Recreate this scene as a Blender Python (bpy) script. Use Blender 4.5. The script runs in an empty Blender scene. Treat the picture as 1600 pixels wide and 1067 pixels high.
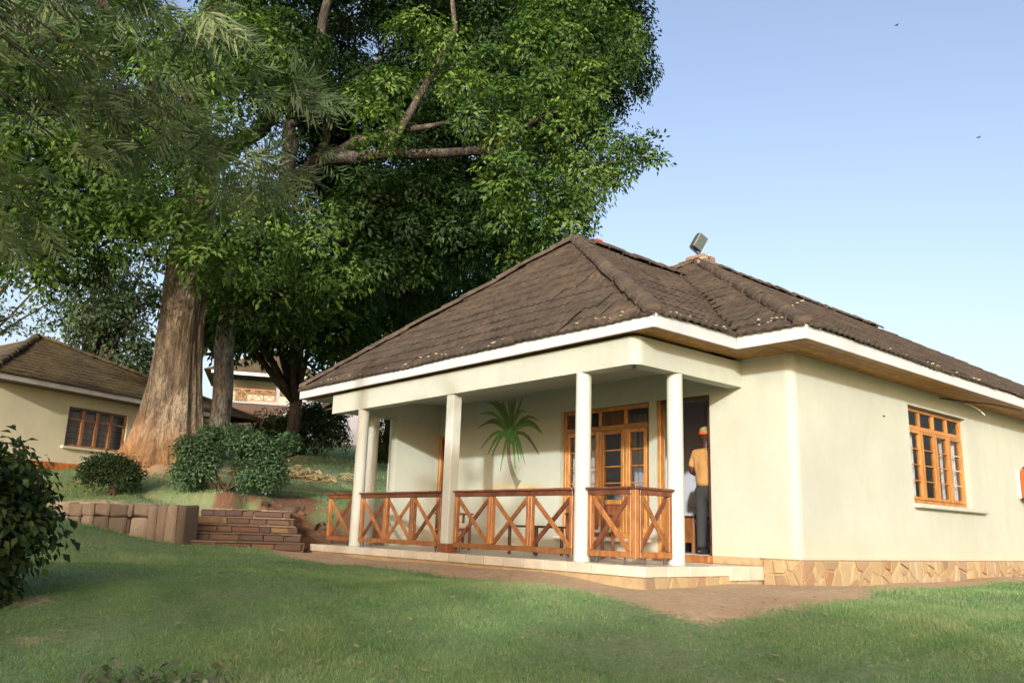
import bpy, math, random
import numpy as np
from mathutils import Vector, Matrix, Euler
# ------------------------------------------------------------------ camera, light, exposure
SC = bpy.context.scene
COL = SC.collection
rnd = random.Random(7)
rg = np.random.default_rng(11)
PI = math.pi
def rad(a): return math.radians(a)
EYE = 0.347
_y, _p, _r = rad(49.5), rad(12.75), rad(1.85)
FW = Vector((math.cos(_y)*math.cos(_p), math.sin(_y)*math.cos(_p), math.sin(_p)))
RT = Vector((math.sin(_y), -math.cos(_y), 0)); UP = RT.cross(FW)
RT2 = RT*math.cos(_r)+UP*math.sin(_r); UP2 = UP*math.cos(_r)-RT*math.sin(_r)
cam = bpy.data.cameras.new('camera'); camo = bpy.data.objects.new('camera', cam); COL.objects.link(camo)
cam.sensor_width = 36; cam.lens = 36*1303/1600; cam.clip_end = 3000; cam.clip_start = .05
mw = Matrix((RT2, UP2, -FW)).transposed().to_4x4(); mw.translation = Vector((0, 0, EYE)); camo.matrix_world = mw
SC.camera = camo
SUN_EL, SUN_DIR = 14.0, Vector((-.78, -.625))          # where the sun stands
world = bpy.data.worlds.new('World'); SC.world = world; world.use_nodes = True
wn = world.node_tree; bg = wn.nodes['Background']
sky = wn.nodes.new('ShaderNodeTexSky'); sky.sky_type = 'NISHITA'; sky.sun_disc = False
sky.sun_elevation = rad(SUN_EL); sky.sun_rotation = math.atan2(SUN_DIR.x, SUN_DIR.y) % (2*PI)
sky.air_density = 1.0; sky.dust_density = 4.5; sky.ozone_density = 1.0
tint = wn.nodes.new('ShaderNodeMixRGB'); tint.blend_type = 'MULTIPLY'; tint.inputs[0].default_value = 1; tint.inputs[2].default_value = (1.06, .955, .96, 1)
wn.links.new(sky.outputs[0], tint.inputs[1]); wn.links.new(tint.outputs[0], bg.inputs[0]); bg.inputs[1].default_value = 0.15
sl = bpy.data.lights.new('sun', 'SUN'); sl.energy = 2.0; sl.angle = rad(1.6); sl.color = (1, .985, .95)
so = bpy.data.objects.new('sun', sl); COL.objects.link(so)
sd = Vector((SUN_DIR.x*math.cos(rad(SUN_EL)), SUN_DIR.y*math.cos(rad(SUN_EL)), math.sin(rad(SUN_EL))))
so.rotation_euler = sd.to_track_quat('Z', 'Y').to_euler(); so.location = (0, 0, 30)
SC.view_settings.view_transform = 'Standard'; SC.view_settings.look = 'None'
SC.view_settings.exposure = 1.22; SC.view_settings.gamma = 1; SC.view_settings.use_curve_mapping = False
# ------------------------------------------------------------------ object helpers
WL = {}
def props(o, label=None, cat=None, group=None, kind=None):
    if label: o['label'] = label
    if cat: o['category'] = cat
    if group: o['group'] = group
    if kind: o['kind'] = kind
    return o
def add(name, data, parent=None, loc=(0, 0, 0), rot=None, **k):
    o = bpy.data.objects.new(name, data); COL.objects.link(o)
    loc = Vector(loc); WL[o.name] = loc.copy()
    if parent: o.parent = parent; loc = loc-WL[parent.name]
    o.location = loc
    if rot is not None: o.rotation_euler = rot.to_euler() if isinstance(rot, Matrix) else rot
    return props(o, **k)
def root(name, loc, label, cat, group=None): return add(name, None, None, loc, label=label, cat=cat, group=group)
def axes_rot(x, y, z): return Matrix((x, y, z)).transposed()
class MB:
    def __init__(s): s.v = []; s.f = []; s.m = []; s.mi = 0
    def add(s, vs, fs):
        n = len(s.v); s.v += [tuple(v) for v in vs]; s.f += [tuple(i+n for i in f) for f in fs]; s.m += [s.mi]*len(fs); return s
    def cbox(s, c, size, ch=.006, ax=None, jit=0):
        h = [q/2 for q in size]; ch = min(ch, min(h)*.45); c = Vector(c)
        ax = ax or (Vector((1, 0, 0)), Vector((0, 1, 0)), Vector((0, 0, 1)))
        P = []; idx = {}
        for i in (-1, 1):
            for j in (-1, 1):
                for k in (-1, 1):
                    sg = (i, j, k); o_ = [rnd.uniform(-jit, jit) for _ in range(3)] if jit else (0, 0, 0)
                    for a in range(3):
                        co = [sg[b]*(h[b]-(0 if b == a else ch))+o_[b] for b in range(3)]
                        idx[(sg, a)] = len(P); P.append(co)
        F = []
        for a in range(3):
            b, d = (a+1) % 3, (a+2) % 3
            for sa in (-1, 1):
                q = []
                for sb, sd_ in ((-1, -1), (1, -1), (1, 1), (-1, 1)):
                    g = [0, 0, 0]; g[a] = sa; g[b] = sb; g[d] = sd_; q.append(idx[(tuple(g), a)])
                F.append(q)
            for sb in (-1, 1):
                for sd_ in (-1, 1):
                    g0 = [0, 0, 0]; g1 = [0, 0, 0]
                    g0[a] = -1; g1[a] = 1; g0[b] = g1[b] = sb; g0[d] = g1[d] = sd_
                    F.append([idx[(tuple(g0), b)], idx[(tuple(g1), b)], idx[(tuple(g1), d)], idx[(tuple(g0), d)]])
        for i in (-1, 1):
            for j in (-1, 1):
                for k in (-1, 1): F.append([idx[((i, j, k), 0)], idx[((i, j, k), 1)], idx[((i, j, k), 2)]])
        out = []
        for f in F:
            a, b, d = [Vector(P[i]) for i in f[:3]]
            m = sum((Vector(P[i]) for i in f), Vector())/len(f)
            if (b-a).cross(d-a).dot(m) < 0: f = f[::-1]
            out.append(f)
        return s.add([c+ax[0]*p[0]+ax[1]*p[1]+ax[2]*p[2] for p in P], out)
    def span(s, lo, hi, ch=.006):
        return s.cbox([(a+b)/2 for a, b in zip(lo, hi)], [abs(b-a) for a, b in zip(lo, hi)], ch)
    def beam(s, p0, p1, w, h, up=(0, 0, 1), ch=.005):
        p0 = Vector(p0); p1 = Vector(p1); x = (p1-p0).normalized(); y = Vector(up).cross(x).normalized(); z = x.cross(y)
        return s.cbox((p0+p1)/2, ((p1-p0).length, w, h), ch, (x, y, z))
    def tube(s, pts, rads, n=8, cap=True, fn=None):
        pts = [Vector(p) for p in pts]; vs = []; fs = []
        t0 = (pts[1]-pts[0]).normalized(); a = t0.cross(Vector((0, 0, 1)))
        if a.length < .2: a = t0.cross(Vector((1, 0, 0)))
        a.normalize()
        for i, p in enumerate(pts):
            t = (pts[min(i+1, len(pts)-1)]-pts[max(i-1, 0)]).normalized()
            a = (a-t*a.dot(t)).normalized(); b = t.cross(a)
            for k in range(n):
                th = 2*PI*k/n; r = rads[i] if not fn else fn(i, th, rads[i])
                vs.append(p+a*math.cos(th)*r+b*math.sin(th)*r)
        for i in range(len(pts)-1):
            for k in range(n):
                k2 = (k+1) % n; fs.append((i*n+k, i*n+k2, (i+1)*n+k2, (i+1)*n+k))
        if cap: fs.append(tuple(range(n))[::-1]); fs.append(tuple(range((len(pts)-1)*n, len(pts)*n)))
        return s.add(vs, fs)
    def prism(s, poly, z0, z1):
        n = len(poly)
        ar = sum(poly[i][0]*poly[(i+1) % n][1]-poly[(i+1) % n][0]*poly[i][1] for i in range(n))
        if ar < 0: poly = poly[::-1]
        vs = [(x, y, z0) for x, y in poly]+[(x, y, z1) for x, y in poly]
        fs = [tuple(range(n))[::-1], tuple(range(n, 2*n))]+[(i, (i+1) % n, n+(i+1) % n, n+i) for i in range(n)]
        return s.add(vs, fs)
    def strip(s, line, th, z0, z1):     # a wall of thickness th along a plan polyline (outer face on the line, body to its left)
        L = [Vector((a, b)) for a, b in line]; off = []
        for i, p in enumerate(L):
            d0 = (p-L[i-1]).normalized() if i else (L[1]-L[0]).normalized()
            d1 = (L[i+1]-p).normalized() if i < len(L)-1 else d0
            n = Vector((-(d0+d1).y, (d0+d1).x)).normalized(); c = max(.3, n.dot(Vector((-d1.y, d1.x))))
            off.append(p+n*th/c)
        for i in range(len(L)-1):
            q = [L[i], L[i+1], off[i+1], off[i]]
            vs = [(a.x, a.y, z) for z in (z0, z1) for a in q]
            fs = [(3, 2, 1, 0), (4, 5, 6, 7), (0, 1, 5, 4), (2, 3, 7, 6)]
            if i == 0: fs.append((3, 0, 4, 7))
            if i == len(L)-2: fs.append((1, 2, 6, 5))
            s.add(vs, fs)
        return s
    def sphere(s, c, r, n=10, m=6, sc=(1, 1, 1)):
        vs = []; fs = []; c = Vector(c)
        for i in range(m+1):
            ph = PI*i/m
            for k in range(n):
                th = 2*PI*k/n; vs.append(c+Vector((math.sin(ph)*math.cos(th)*r*sc[0], math.sin(ph)*math.sin(th)*r*sc[1], -math.cos(ph)*r*sc[2])))
        for i in range(m):
            for k in range(n): fs.append((i*n+k, i*n+(k+1) % n, (i+1)*n+(k+1) % n, (i+1)*n+k))
        return s.add(vs, fs)
    def mesh(s, name, mats, c=(0, 0, 0), smooth=False):
        me = bpy.data.meshes.new(name); c = Vector(c)
        me.from_pydata([tuple(Vector(v)-c) for v in s.v], [], s.f)
        for m in (mats if isinstance(mats, (list, tuple)) else [mats]): me.materials.append(m)
        me.polygons.foreach_set('material_index', s.m)
        if smooth: me.polygons.foreach_set('use_smooth', [True]*len(me.polygons))
        me.update(); return me
    def build(s, name, mats, parent=None, smooth=False, **k):
        xs, ys, zs = zip(*s.v); c = Vector(((min(xs)+max(xs))/2, (min(ys)+max(ys))/2, min(zs)))
        return add(name, s.mesh(name, mats, c, smooth), parent, c, **k)
# ------------------------------------------------------------------ materials
def C(h):   # sRGB hex to linear
    r = [int(h[i:i+2], 16)/255 for i in (0, 2, 4)]
    return tuple(c/12.92 if c <= .04045 else ((c+.055)/1.055)**2.4 for c in r)+(1,)
def scl(c, k): return (c[0]*k, c[1]*k, c[2]*k, 1)
class NT:
    def __init__(s, name):
        s.mat = bpy.data.materials.new(name); s.mat.use_nodes = True; s.t = s.mat.node_tree
        s.b = s.t.nodes['Principled BSDF']; s.out = s.t.nodes['Material Output']; s.tc = s.n('TexCoord')
    def n(s, t, **k):
        q = s.t.nodes.new('ShaderNode'+t)
        for a, b in k.items(): setattr(q, a, b)
        return q
    def l(s, a, b): s.t.links.new(a, b)
    def noise(s, scale, detail=4, rough=.55, vec=None, stretch=None):
        q = s.n('TexNoise'); q.inputs['Scale'].default_value = scale; q.inputs['Detail'].default_value = detail; q.inputs['Roughness'].default_value = rough
        v = vec or s.tc.outputs['Object']
        if stretch:
            m = s.n('Mapping'); m.inputs['Scale'].default_value = stretch; s.l(v, m.inputs[0]); v = m.outputs[0]
        s.l(v, q.inputs['Vector']); return q.outputs['Fac']
    def ramp(s, fac, stops):
        q = s.n('ValToRGB'); e = q.color_ramp.elements
        while len(e) < len(stops): e.new(.5)
        for i, (p, c) in enumerate(stops): e[i].position = p; e[i].color = c
        s.l(fac, q.inputs[0]); return q.outputs[0]
    def mix(s, fac, a, b, mode='MIX'):
        q = s.n('MixRGB', blend_type=mode)
        for i, v in enumerate((fac, a, b)):
            if hasattr(v, 'is_linked'): s.l(v, q.inputs[i])
            else: q.inputs[i].default_value = v
        return q.outputs[0]
    def math(s, op, a, b=0.):
        q = s.n('Math', operation=op)
        for i, v in enumerate((a, b)):
            if hasattr(v, 'is_linked'): s.l(v, q.inputs[i])
            else: q.inputs[i].default_value = v
        return q.outputs[0]
    def bump(s, h, st=.3, d=.01):
        q = s.n('Bump'); q.inputs['Strength'].default_value = st; q.inputs['Distance'].default_value = d
        s.l(h, q.inputs['Height']); s.l(q.outputs[0], s.b.inputs['Normal'])
    def col(s, c):
        if hasattr(c, 'is_linked'): s.l(c, s.b.inputs['Base Color'])
        else: s.b.inputs['Base Color'].default_value = c
    def set(s, **k):
        for a, b in k.items(): s.b.inputs[a.replace('_', ' ')].default_value = b
        return s
    def geo(s): return s.n('NewGeometry').outputs['Position']
    def rand(s): return s.n('ObjectInfo').outputs['Random']
BW = ((0, 0, 0, 1), (1, 1, 1, 1))
def simple(name, c, rough=.6, var=.15, scale=6, bump=.15, bd=.004, stretch=None, rv=.0, world_=True, **k):
    m = NT(name); v = m.geo() if world_ else None
    f = m.noise(scale, 5, .6, v, stretch); g = m.noise(scale*7, 3, .6, v, stretch)
    cc = m.ramp(f, [(.3, scl(c, 1-var)), (.7, scl(c, 1+var))])
    cc = m.mix(m.math('MULTIPLY', g, .35), cc, scl(c, .75), 'MIX')
    if rv: cc = m.mix(1.0, cc, m.ramp(m.rand(), [(0, scl((1, 1, 1), 1-rv)), (1, scl((1, 1, 1), 1+rv))]), 'MULTIPLY')
    m.col(cc); m.set(Roughness=rough, **k); m.bump(g, bump, bd); return m.mat
def plaster(name, c, dirt=.5):
    m = NT(name); P = m.geo()
    f = m.noise(.7, 5, .6, P); g = m.noise(3.5, 5, .65, P, (1, 1, .35)); h = m.noise(60, 3, .6, P)
    cc = m.ramp(f, [(.3, scl(c, .88)), (.7, scl(c, 1.05))])
    cc = m.mix(m.ramp(g, [(.48, (0, 0, 0, 1)), (.78, (dirt,)*3+(1,))]), cc, (c[0]*.80, c[1]*.80, c[2]*.72, 1))
    sep = m.n('SeparateXYZ'); m.l(P, sep.inputs[0])
    low = m.ramp(m.math('ADD', sep.outputs[2], m.math('MULTIPLY', g, .3)), [(.22, (1, 1, 1, 1)), (.62, (0, 0, 0, 1))])
    cc = m.mix(m.math('MULTIPLY', low, .55*dirt+.1), cc, (.55, .42, .26, 1))
    m.col(cc); m.set(Roughness=.85); m.bump(m.math('ADD', h, m.math('MULTIPLY', m.noise(9, 4, .6, P), 1.6)), .28, .005); return m.mat
def wood(name, c1, c2, rough=.38, sc=3, rv=.25, coat=.3):
    m = NT(name); o = m.tc.outputs['Object']; r = m.rand()
    vm = m.n('VectorMath', operation='ADD'); m.l(o, vm.inputs[0]); m.l(r, vm.inputs[1])
    f = m.noise(sc*4, 6, .6, vm.outputs[0], (1, 1, .35)); g = m.noise(sc, 3, .5, vm.outputs[0])
    cc = m.ramp(f, [(.32, c2), (.6, c1)])
    cc = m.mix(m.math('MULTIPLY', g, .5), cc, scl(c2, .9))
    cc = m.mix(1.0, cc, m.ramp(r, [(0, (1-rv,)*3+(1,)), (1, (1+rv, 1+rv*.9, 1+rv*.7, 1))]), 'MULTIPLY')
    m.col(cc); m.set(Roughness=rough, Coat_Weight=coat, Coat_Roughness=.25); m.bump(f, .15, .003); return m.mat
def leaf(name, c1, c2, c3=None, rough=.55, trans=.38):
    m = NT(name); a = m.n('Attribute', attribute_name='tint').outputs['Fac']
    cc = m.ramp(a, [(0, c1), (.6, c2), (1, c3 or c2)])
    m.col(cc); m.set(Roughness=rough)
    try: m.b.inputs['Specular IOR Level'].default_value = .22
    except Exception: pass
    tr = m.n('BsdfTranslucent'); m.l(m.mix(1, cc, (1.1, 1.3, .5, 1), 'MULTIPLY'), tr.inputs[0])
    mx = m.n('MixShader'); mx.inputs[0].default_value = trans
    m.l(m.b.outputs[0], mx.inputs[1]); m.l(tr.outputs[0], mx.inputs[2]); m.l(mx.outputs[0], m.out.inputs[0]); return m.mat
M = {}
M['plaster'] = plaster('cream_plaster', (.39, .43, .375, 1), .5)
M['plaster_old'] = plaster('pale_yellow_plaster', (.55, .54, .39, 1), .5)
M['white_wall'] = plaster('white_plaster', (.30, .30, .32, 1), .5)
M['column'] = simple('column_plaster', (.44, .48, .44, 1), .7, .05, 2, .12)
M['skirt'] = simple('brown_skirting', C('7a4a2c'), .6)
M['wood'] = wood('varnished_wood', C('a1703e'), C('704426'), .42)
M['wood_dark'] = wood('dark_red_wood', C('7a4a30'), C('4c2816'), .4)
M['wood_brown'] = wood('brown_timber', C('54301a'), C('2c170c'), .45)
M['wood_light'] = wood('light_varnished_wood', C('b8853f'), C('8e5c28'), .4)
M['soffit'] = wood('soffit_timber', C('a8803e'), C('7a5426'), .6, 2, .18, 0)
M['fascia'] = simple('white_fascia_paint', (.47, .51, .53, 1), .5, .14, 2.5, .2)
M['fascia_old'] = simple('grey_white_fascia_paint', (.55, .55, .57, 1), .5, .15, 3)
def roofmat(name, c1, c2, c3, lich):
    m = NT(name); P = m.geo()
    f = m.noise(1.1, 6, .65, P); g = m.noise(7, 6, .7, P); h = m.noise(45, 4, .65, P)
    cc = m.ramp(f, [(.30, c1), (.52, c2), (.72, c3)])
    cc = m.mix(m.ramp(g, [(.42, BW[0]), (.62, (.75,)*3+(1,))]), cc, scl(c1, .65))
    cc = m.mix(m.ramp(h, [(.60, BW[0]), (.75, (.35,)*3+(1,))]), cc, lich)
    m.col(cc); m.set(Roughness=.95); m.bump(m.math('ADD', g, m.math('MULTIPLY', h, .8)), .7, .02); return m.mat
M['roof'] = roofmat('weathered_brown_tile', C('332b23'), C('473e33'), C('5a4d3c'), C('7c735f'))
M['roof_old'] = roofmat('mossy_dark_tile', C('3e3426'), C('54492f'), C('6a6034'), C('8a8660'))
M['ridge'] = roofmat('weathered_ridge_tile', C('3c342b'), C('50463b'), C('615543'), C('827864'))
M['mortar_white'] = simple('pale_mortar', C('a89e88'), .9, .15, 20, .5)
M['floor_tile'] = simple('cream_ceramic_tile', (.50, .47, .38, 1), .4, .14, 4, .05, rv=.12)
M['grout'] = simple('grey_grout', (.20, .18, .15, 1), .9)
m = NT('crazy_paving_stone'); P = m.geo()
cc = m.ramp(m.rand(), [(0, C('8a7c5e')), (.25, C('a49a78')), (.42, C('968868')), (.58, C('a09880')), (.74, C('866850')), (.8, C('7c7060')), (.9, C('b0a078')), (1, C('6c5e4e'))])
cc = m.mix(m.math('MULTIPLY', m.noise(9, 5, .65, P), .6), cc, C('8a6a44')); m.col(cc); m.set(Roughness=.85); m.bump(m.noise(25, 5, .6, P), .6, .01); M['stone'] = m.mat
m = NT('stair_stone'); P = m.geo()
cc = m.ramp(m.rand(), [(0, C('4c3c34')), (.3, C('5c463a')), (.5, C('684a38')), (.65, C('584c42')), (.85, C('75563c')), (.96, C('8c744e')), (1, C('4c3c34'))])
cc = m.mix(m.math('MULTIPLY', m.noise(8, 6, .7, P), .8), cc, C('3f342c')); m.col(cc); m.set(Roughness=.9); m.bump(m.noise(22, 5, .65, P), .8, .014); M['step'] = m.mat
m = NT('retaining_stone'); P = m.geo()
cc = m.ramp(m.rand(), [(0, C('5c5044')), (.4, C('7c6c5a')), (.8, C('948470')), (1, C('a89a84'))])
cc = m.mix(m.math('MULTIPLY', m.noise(5, 6, .7, P, (1, 1, .4)), .85), cc, C('52483c')); m.col(cc); m.set(Roughness=.9); m.bump(m.noise(12, 7, .75, P), 1.0, .04); M['block'] = m.mat
M['mortar'] = simple('earth_mortar', C('6f5a46'), .95, .2, 8, .5, .01)
M['mortar_y'] = simple('grey_yellow_mortar', C('a08c6a'), .95, .2, 8, .5, .01)
M['brick'] = simple('red_brown_brick', C('80685a'), .9, .25, 3)
M['brick_dark'] = simple('dull_brick', C('54443a'), .9, .25, 3)
M['plinth_old'] = simple('orange_plinth_stone', C('a8672e'), .9, .3, 3, .5, .02)
M['glass'] = None
m = NT('window_glass'); m.set(Roughness=.03, IOR=1.5, Alpha=.22); m.col((.03, .035, .04, 1)); M['glass'] = m.mat
M['curtain'] = simple('pale_curtain', (.62, .64, .66, 1), .9, .08, 2)
M['curtain_l'] = simple('lavender_curtain', (.42, .42, .58, 1), .9, .08, 2)
M['room'] = simple('grey_room_paint', (.50, .53, .60, 1), .9, .05)
M['room_floor'] = simple('red_oxide_floor', C('5a3a2c'), .5)
M['skin'] = simple('dark_brown_skin', C('3c241a'), .5, .05, 10, .05, world_=False)
M['shirt'] = simple('mustard_polo_cotton', C('a8824e'), .9, .14, 7, .6, .02, world_=False)
M['trouser'] = simple('charcoal_trouser_cotton', C('2c3034'), .9, .1, 12, .2, world_=False)
M['cap'] = simple('khaki_cap_cotton', C('8a7f52'), .9, .1, 15, .2)
M['orange'] = simple('bright_orange_shell', (.85, .10, .015, 1), .4, .05, 3, .05)
M['black'] = simple('black_rubber', (.02, .02, .022, 1), .5)
M['metal'] = simple('grey_green_metal', C('38423f'), .5, .1, 8)
M['metal_dk'] = simple('dark_bracket_metal', C('3c4248'), .5)
M['lens'] = simple('floodlight_glass', C('56605f'), .15, .03)
M['cushion'] = simple('off_white_cushion', (.62, .60, .52, 1), .9)
M['white_pl'] = simple('white_plastic', (.75, .75, .72, 1), .5)
M['mural_g'] = simple('green_mural_paint', C('5c9454'), .85, .35, 9, .15)
M['mural_d'] = simple('shaded_olive_mural_paint', C('5c7044'), .85, .3, 9, .15)
M['mural_t'] = simple('grey_mural_paint', C('77786a'), .85, .2, 14, .15)
M['mural_y'] = simple('sand_mural_paint', C('b4aa86'), .85, .08, 4, .1)
M['red_paint'] = simple('red_chipped_tile', C('b8432c'), .8)
M['twig'] = simple('pale_dry_twig', C('90845f'), .9, .25, 5)
M['twig_d'] = simple('brown_twig', C('4a3c2c'), .9, .25, 5)
M['hole'] = simple('brown_pipe_earth', C('4a2c12'), .95)
def bark(name, c1, c2, c3, orange=None, z0=0):
    m = NT(name); P = m.geo()
    f = m.noise(1.6, 7, .65, P, (1, 1, .22)); g = m.noise(7, 6, .7, P, (1, 1, .18)); h = m.noise(1.1, 4, .6, P, (1, 1, .6))
    cc = m.ramp(f, [(.32, c1), (.5, c2), (.68, c3)])
    cc = m.mix(m.ramp(g, [(.40, (.8,)*3+(1,)), (.56, BW[0])]), cc, scl(c1, .55))
    cc = m.mix(m.ramp(h, [(.52, BW[0]), (.62, (.65,)*3+(1,))]), cc, scl(c3, 1.15))
    k2 = m.noise(26, 6, .75, P, (1, 1, .3)); cc = m.mix(m.ramp(k2, [(.40, (.85,)*3+(1,)), (.53, BW[0])]), cc, scl(c1, .6))
    if orange:
        sep = m.n('SeparateXYZ'); m.l(P, sep.inputs[0])
        a = m.math('SUBTRACT', sep.outputs[2], z0); a = m.math('ADD', m.math('MULTIPLY', a, .30), m.math('MULTIPLY', f, .9))
        cc = m.mix(m.ramp(a, [(.46, (.55,)*3+(1,)), (.84, BW[0])]), cc, orange)
    m.col(cc); m.set(Roughness=.9); m.bump(m.math('ADD', m.math('ADD', g, f), m.math('MULTIPLY', k2, .6)), 1.0, .09); return m.mat
M['bark'] = bark('buttressed_bark', C('4c4136'), C('7c6e58'), C('a69a84'), C('a8763e'), 1.5)
M['bark_grey'] = bark('grey_bark', C('352f29'), C('544c44'), C('7c756c'))
M['bark_pale'] = bark('pale_grey_bark', C('4a443c'), C('7a736a'), C('a09a90'))
M['bark_dark'] = bark('dark_bark', C('2c241c'), C('4a3e32'), C('655a4c'))
M['leafA'] = leaf('broad_leaf_green', (.014, .034, .008, 1), (.065, .135, .028, 1), (.17, .27, .06, 1))
M['leafB'] = leaf('deep_leaf_green', (.012, .030, .008, 1), (.055, .120, .026, 1), (.16, .25, .055, 1))
M['leafC'] = leaf('far_grey_green_leaf', (.030, .055, .030, 1), (.07, .11, .05, 1), (.13, .17, .08, 1), .6)
M['leafD'] = leaf('feathery_olive_leaf', (.035, .050, .025, 1), (.075, .120, .050, 1), (.19, .235, .11, 1), .5)
M['leafH'] = leaf('clipped_hedge_leaf', (.016, .034, .014, 1), (.040, .075, .026, 1), (.10, .15, .045, 1))
M['leafS'] = leaf('blue_green_shrub_leaf', (.030, .065, .032, 1), (.085, .155, .075, 1), (.18, .28, .15, 1), .5)
M['leafY'] = leaf('yellow_green_leaf', (.08, .12, .02, 1), (.14, .20, .04, 1), (.22, .26, .06, 1))
M['leafP'] = leaf('pale_seedling_leaf', (.06, .08, .06, 1), (.13, .15, .12, 1), (.2, .22, .18, 1))
M['grass'] = leaf('grass_blade', (.080, .165, .065, 1), (.160, .285, .115, 1), (.34, .37, .21, 1), .7, .35)
M['leafR'] = simple('red_flower', (.5, .03, .02, 1), .6)
# ground
def groundmat(name, dirty):
    m = NT(name); P = m.geo(); a = m.n('Attribute', attribute_name='dirt').outputs['Fac']
    f = m.noise(1.2, 6, .7, P); g = m.noise(14, 6, .75, P); h = m.noise(70, 4, .7, P)
    gr = m.ramp(g, [(.30, (.065, .115, .045, 1)), (.5, (.12, .19, .080, 1)), (.72, (.21, .24, .12, 1))])
    gr = m.mix(m.ramp(f, [(.45, BW[0]), (.7, (.5,)*3+(1,))]), gr, (.24, .21, .12, 1))
    if dirty == 2: dcs = [(.3, C('4c3628')), (.55, C('6c4e38')), (.75, C('86684c'))]
    else: dcs = [(.3, C('8a7458')), (.55, C('ae9878')), (.75, C('c8b492'))]
    di = m.ramp(g, dcs) if True else m.ramp(g, [(.3, C('867050')), (.55, C('a89270')), (.75, C('c4b08c'))])
    di = m.mix(m.ramp(f, [(.4, BW[0]), (.66, (.6,)*3+(1,))]), di, C('5e4230' if dirty == 2 else '9c7c5e'))
    k = m.ramp(m.math('ADD', a, m.math('MULTIPLY', m.math('SUBTRACT', g, .5), .9)), [(.40, BW[0]), (.62, BW[1])])
    m.col(m.mix(k, gr, di)); m.set(Roughness=.95); m.bump(m.math('ADD', g, m.math('MULTIPLY', h, .6)), .8, .025); return m.mat
M['lawn'] = groundmat('lawn_ground', 0)
M['dirt'] = groundmat('bare_earth', 1)
M['bank'] = groundmat('red_brown_bank', 2)
# ------------------------------------------------------------------ terrain
XS = [-40, -15, 4.0, 5.35, 6.45, 7.5, 13, 40, 120]; YS = [36, 26, 17.0, 14.8, 14.15, 14.5, 15, 16, 20]
def sm(t): t = np.clip(t, 0, 1); return t*t*(3-2*t)
def wl_(x): return np.interp(x, XS, YS)
def dwall(x, y):
    m = (wl_(x+.4)-wl_(x-.4))/.8
    return (y-wl_(x))/np.sqrt(1+np.minimum(m*m, 1.6))
def G(x, y):
    x = np.asarray(x, float); y = np.asarray(y, float); s = (x+y)/1.4142
    L = -.22-.12*np.logaddexp(0, (8.6-s)*3)/3+.17*sm((7.2-x)/1.)*sm((y-12)/2.5)+.36*sm((5.2-x)/1.6)*sm((y-12.5)/4)+.06*sm((x-6.2)/1.)*sm((y-6.4)/1.5)+.04*sm((x-7)/3)*sm((5.9-y)/1.)*sm((y-1)/3)+.04*sm((x-11)/5)*sm((y-2)/3)
    d = dwall(x, y)
    U = .57+.18*np.clip(d, 0, 7)+.14*np.maximum(d-7, 0)-.06*np.maximum(d-40, 0)
    qh = (x-3.84)*-.423+(y-26.22)*.906; hm = sm((qh+6)/4)*sm((15-x)/3)*sm((6-qh)/4+.0)
    U = U*(1-hm)+np.minimum(U, 1.42)*hm
    t = sm(d/(.12+1.3*sm((x-6.4)/.8)))
    # the flight of steps is cut into the bank
    st = sm((x-5.25)/.1)*sm((7.1-x)/.35); t = t*(1-st)+st*sm((d-1.2)/.3)
    b = .012*np.sin(x*2.1+y*1.3)+.01*np.sin(x*.9-y*2.3)+.006*np.sin(5*x+1)*np.sin(4.3*y)
    return L*(1-t)+U*t+b
def Gz(x, y): return float(G(x, y))
def vnoise(x, y, sc, seed=0):
    r = np.random.default_rng(seed); o = 0
    for k in range(5):
        a = r.uniform(0, 6.28, 3); f = sc*(1.7**k); th = r.uniform(0, 6.28)
        o = o+np.sin((x*math.cos(th)+y*math.sin(th))*f+a[0])*np.cos((y*math.cos(th)-x*math.sin(th))*f*.9+a[1])/(1.35**k)
    return o*.35
def dirtmask(x, y):
    x = np.asarray(x, float); y = np.asarray(y, float)
    n = vnoise(x, y, 1.6, 3)*.28
    e = np.minimum(x-6.35-.10*np.abs(y-9)*(y < 9)*0+.35*sm((6.6-y)/2), y-4.55+.25*np.exp(-((x-7.6)/1.5)**2)-.10*(x > 9))
    a = np.clip(.5+(e+n*.8)/.5, 0, 1)*(y < 15.2)
    d = dwall(x, y)
    bank = sm((x-5.6)/.6)*sm((14-x)/1)*sm((d+.5)/.4)*sm((2.3-d)/.8)*(.50+vnoise(x, y, 1.6, 8)*1.1)
    base = np.exp(-((x-6.9)**2+(y-20.2)**2)/4.5)*(.75+vnoise(x, y, 1.5, 5))
    q = (x-3.84)*-.423+(y-26.22)*.906
    hs = sm((q+2.0)/.8)*sm((1.2-q)/.5)*(.8+vnoise(x, y, 1., 9)*.5)*(x < 15)
    top = sm((d+.05)/.1)*sm((.75-d)/.4)*sm((5.6-x)/.5)*(.6+vnoise(x, y, 2., 12)*.8)
    pt = .75*np.exp(-((x-10.3)**2/2.2+(y-19.6)**2/.7))
    pt2 = .62*np.exp(-((y-17.6-.1*x+1.2)/.35)**2)*(x > 8)
    spots = np.clip(vnoise(x, y, 1.1, 21)*1.3-.30, 0, .55)
    return np.clip(np.maximum.reduce([a, bank, base, hs, top, pt, pt2, spots]), 0, 1)
def axis(f0, f1, st, lo, hi):
    a = [f0]; s = st
    while a[-1] > lo: s *= 1.25; a.append(a[-1]-s)
    b = list(np.arange(f0, f1, st)); c = [b[-1]]; s = st
    while c[-1] < hi: s *= 1.22; c.append(c[-1]+s)
    return np.array(a[::-1][:-1]+b+c[1:])
gx = axis(-6, 20, .12, -400, 600); gy = axis(-2, 25, .12, -400, 600)
X, Y = np.meshgrid(gx, gy, indexing='ij'); Z = G(X, Y); Dm = dirtmask(X, Y)
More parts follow.
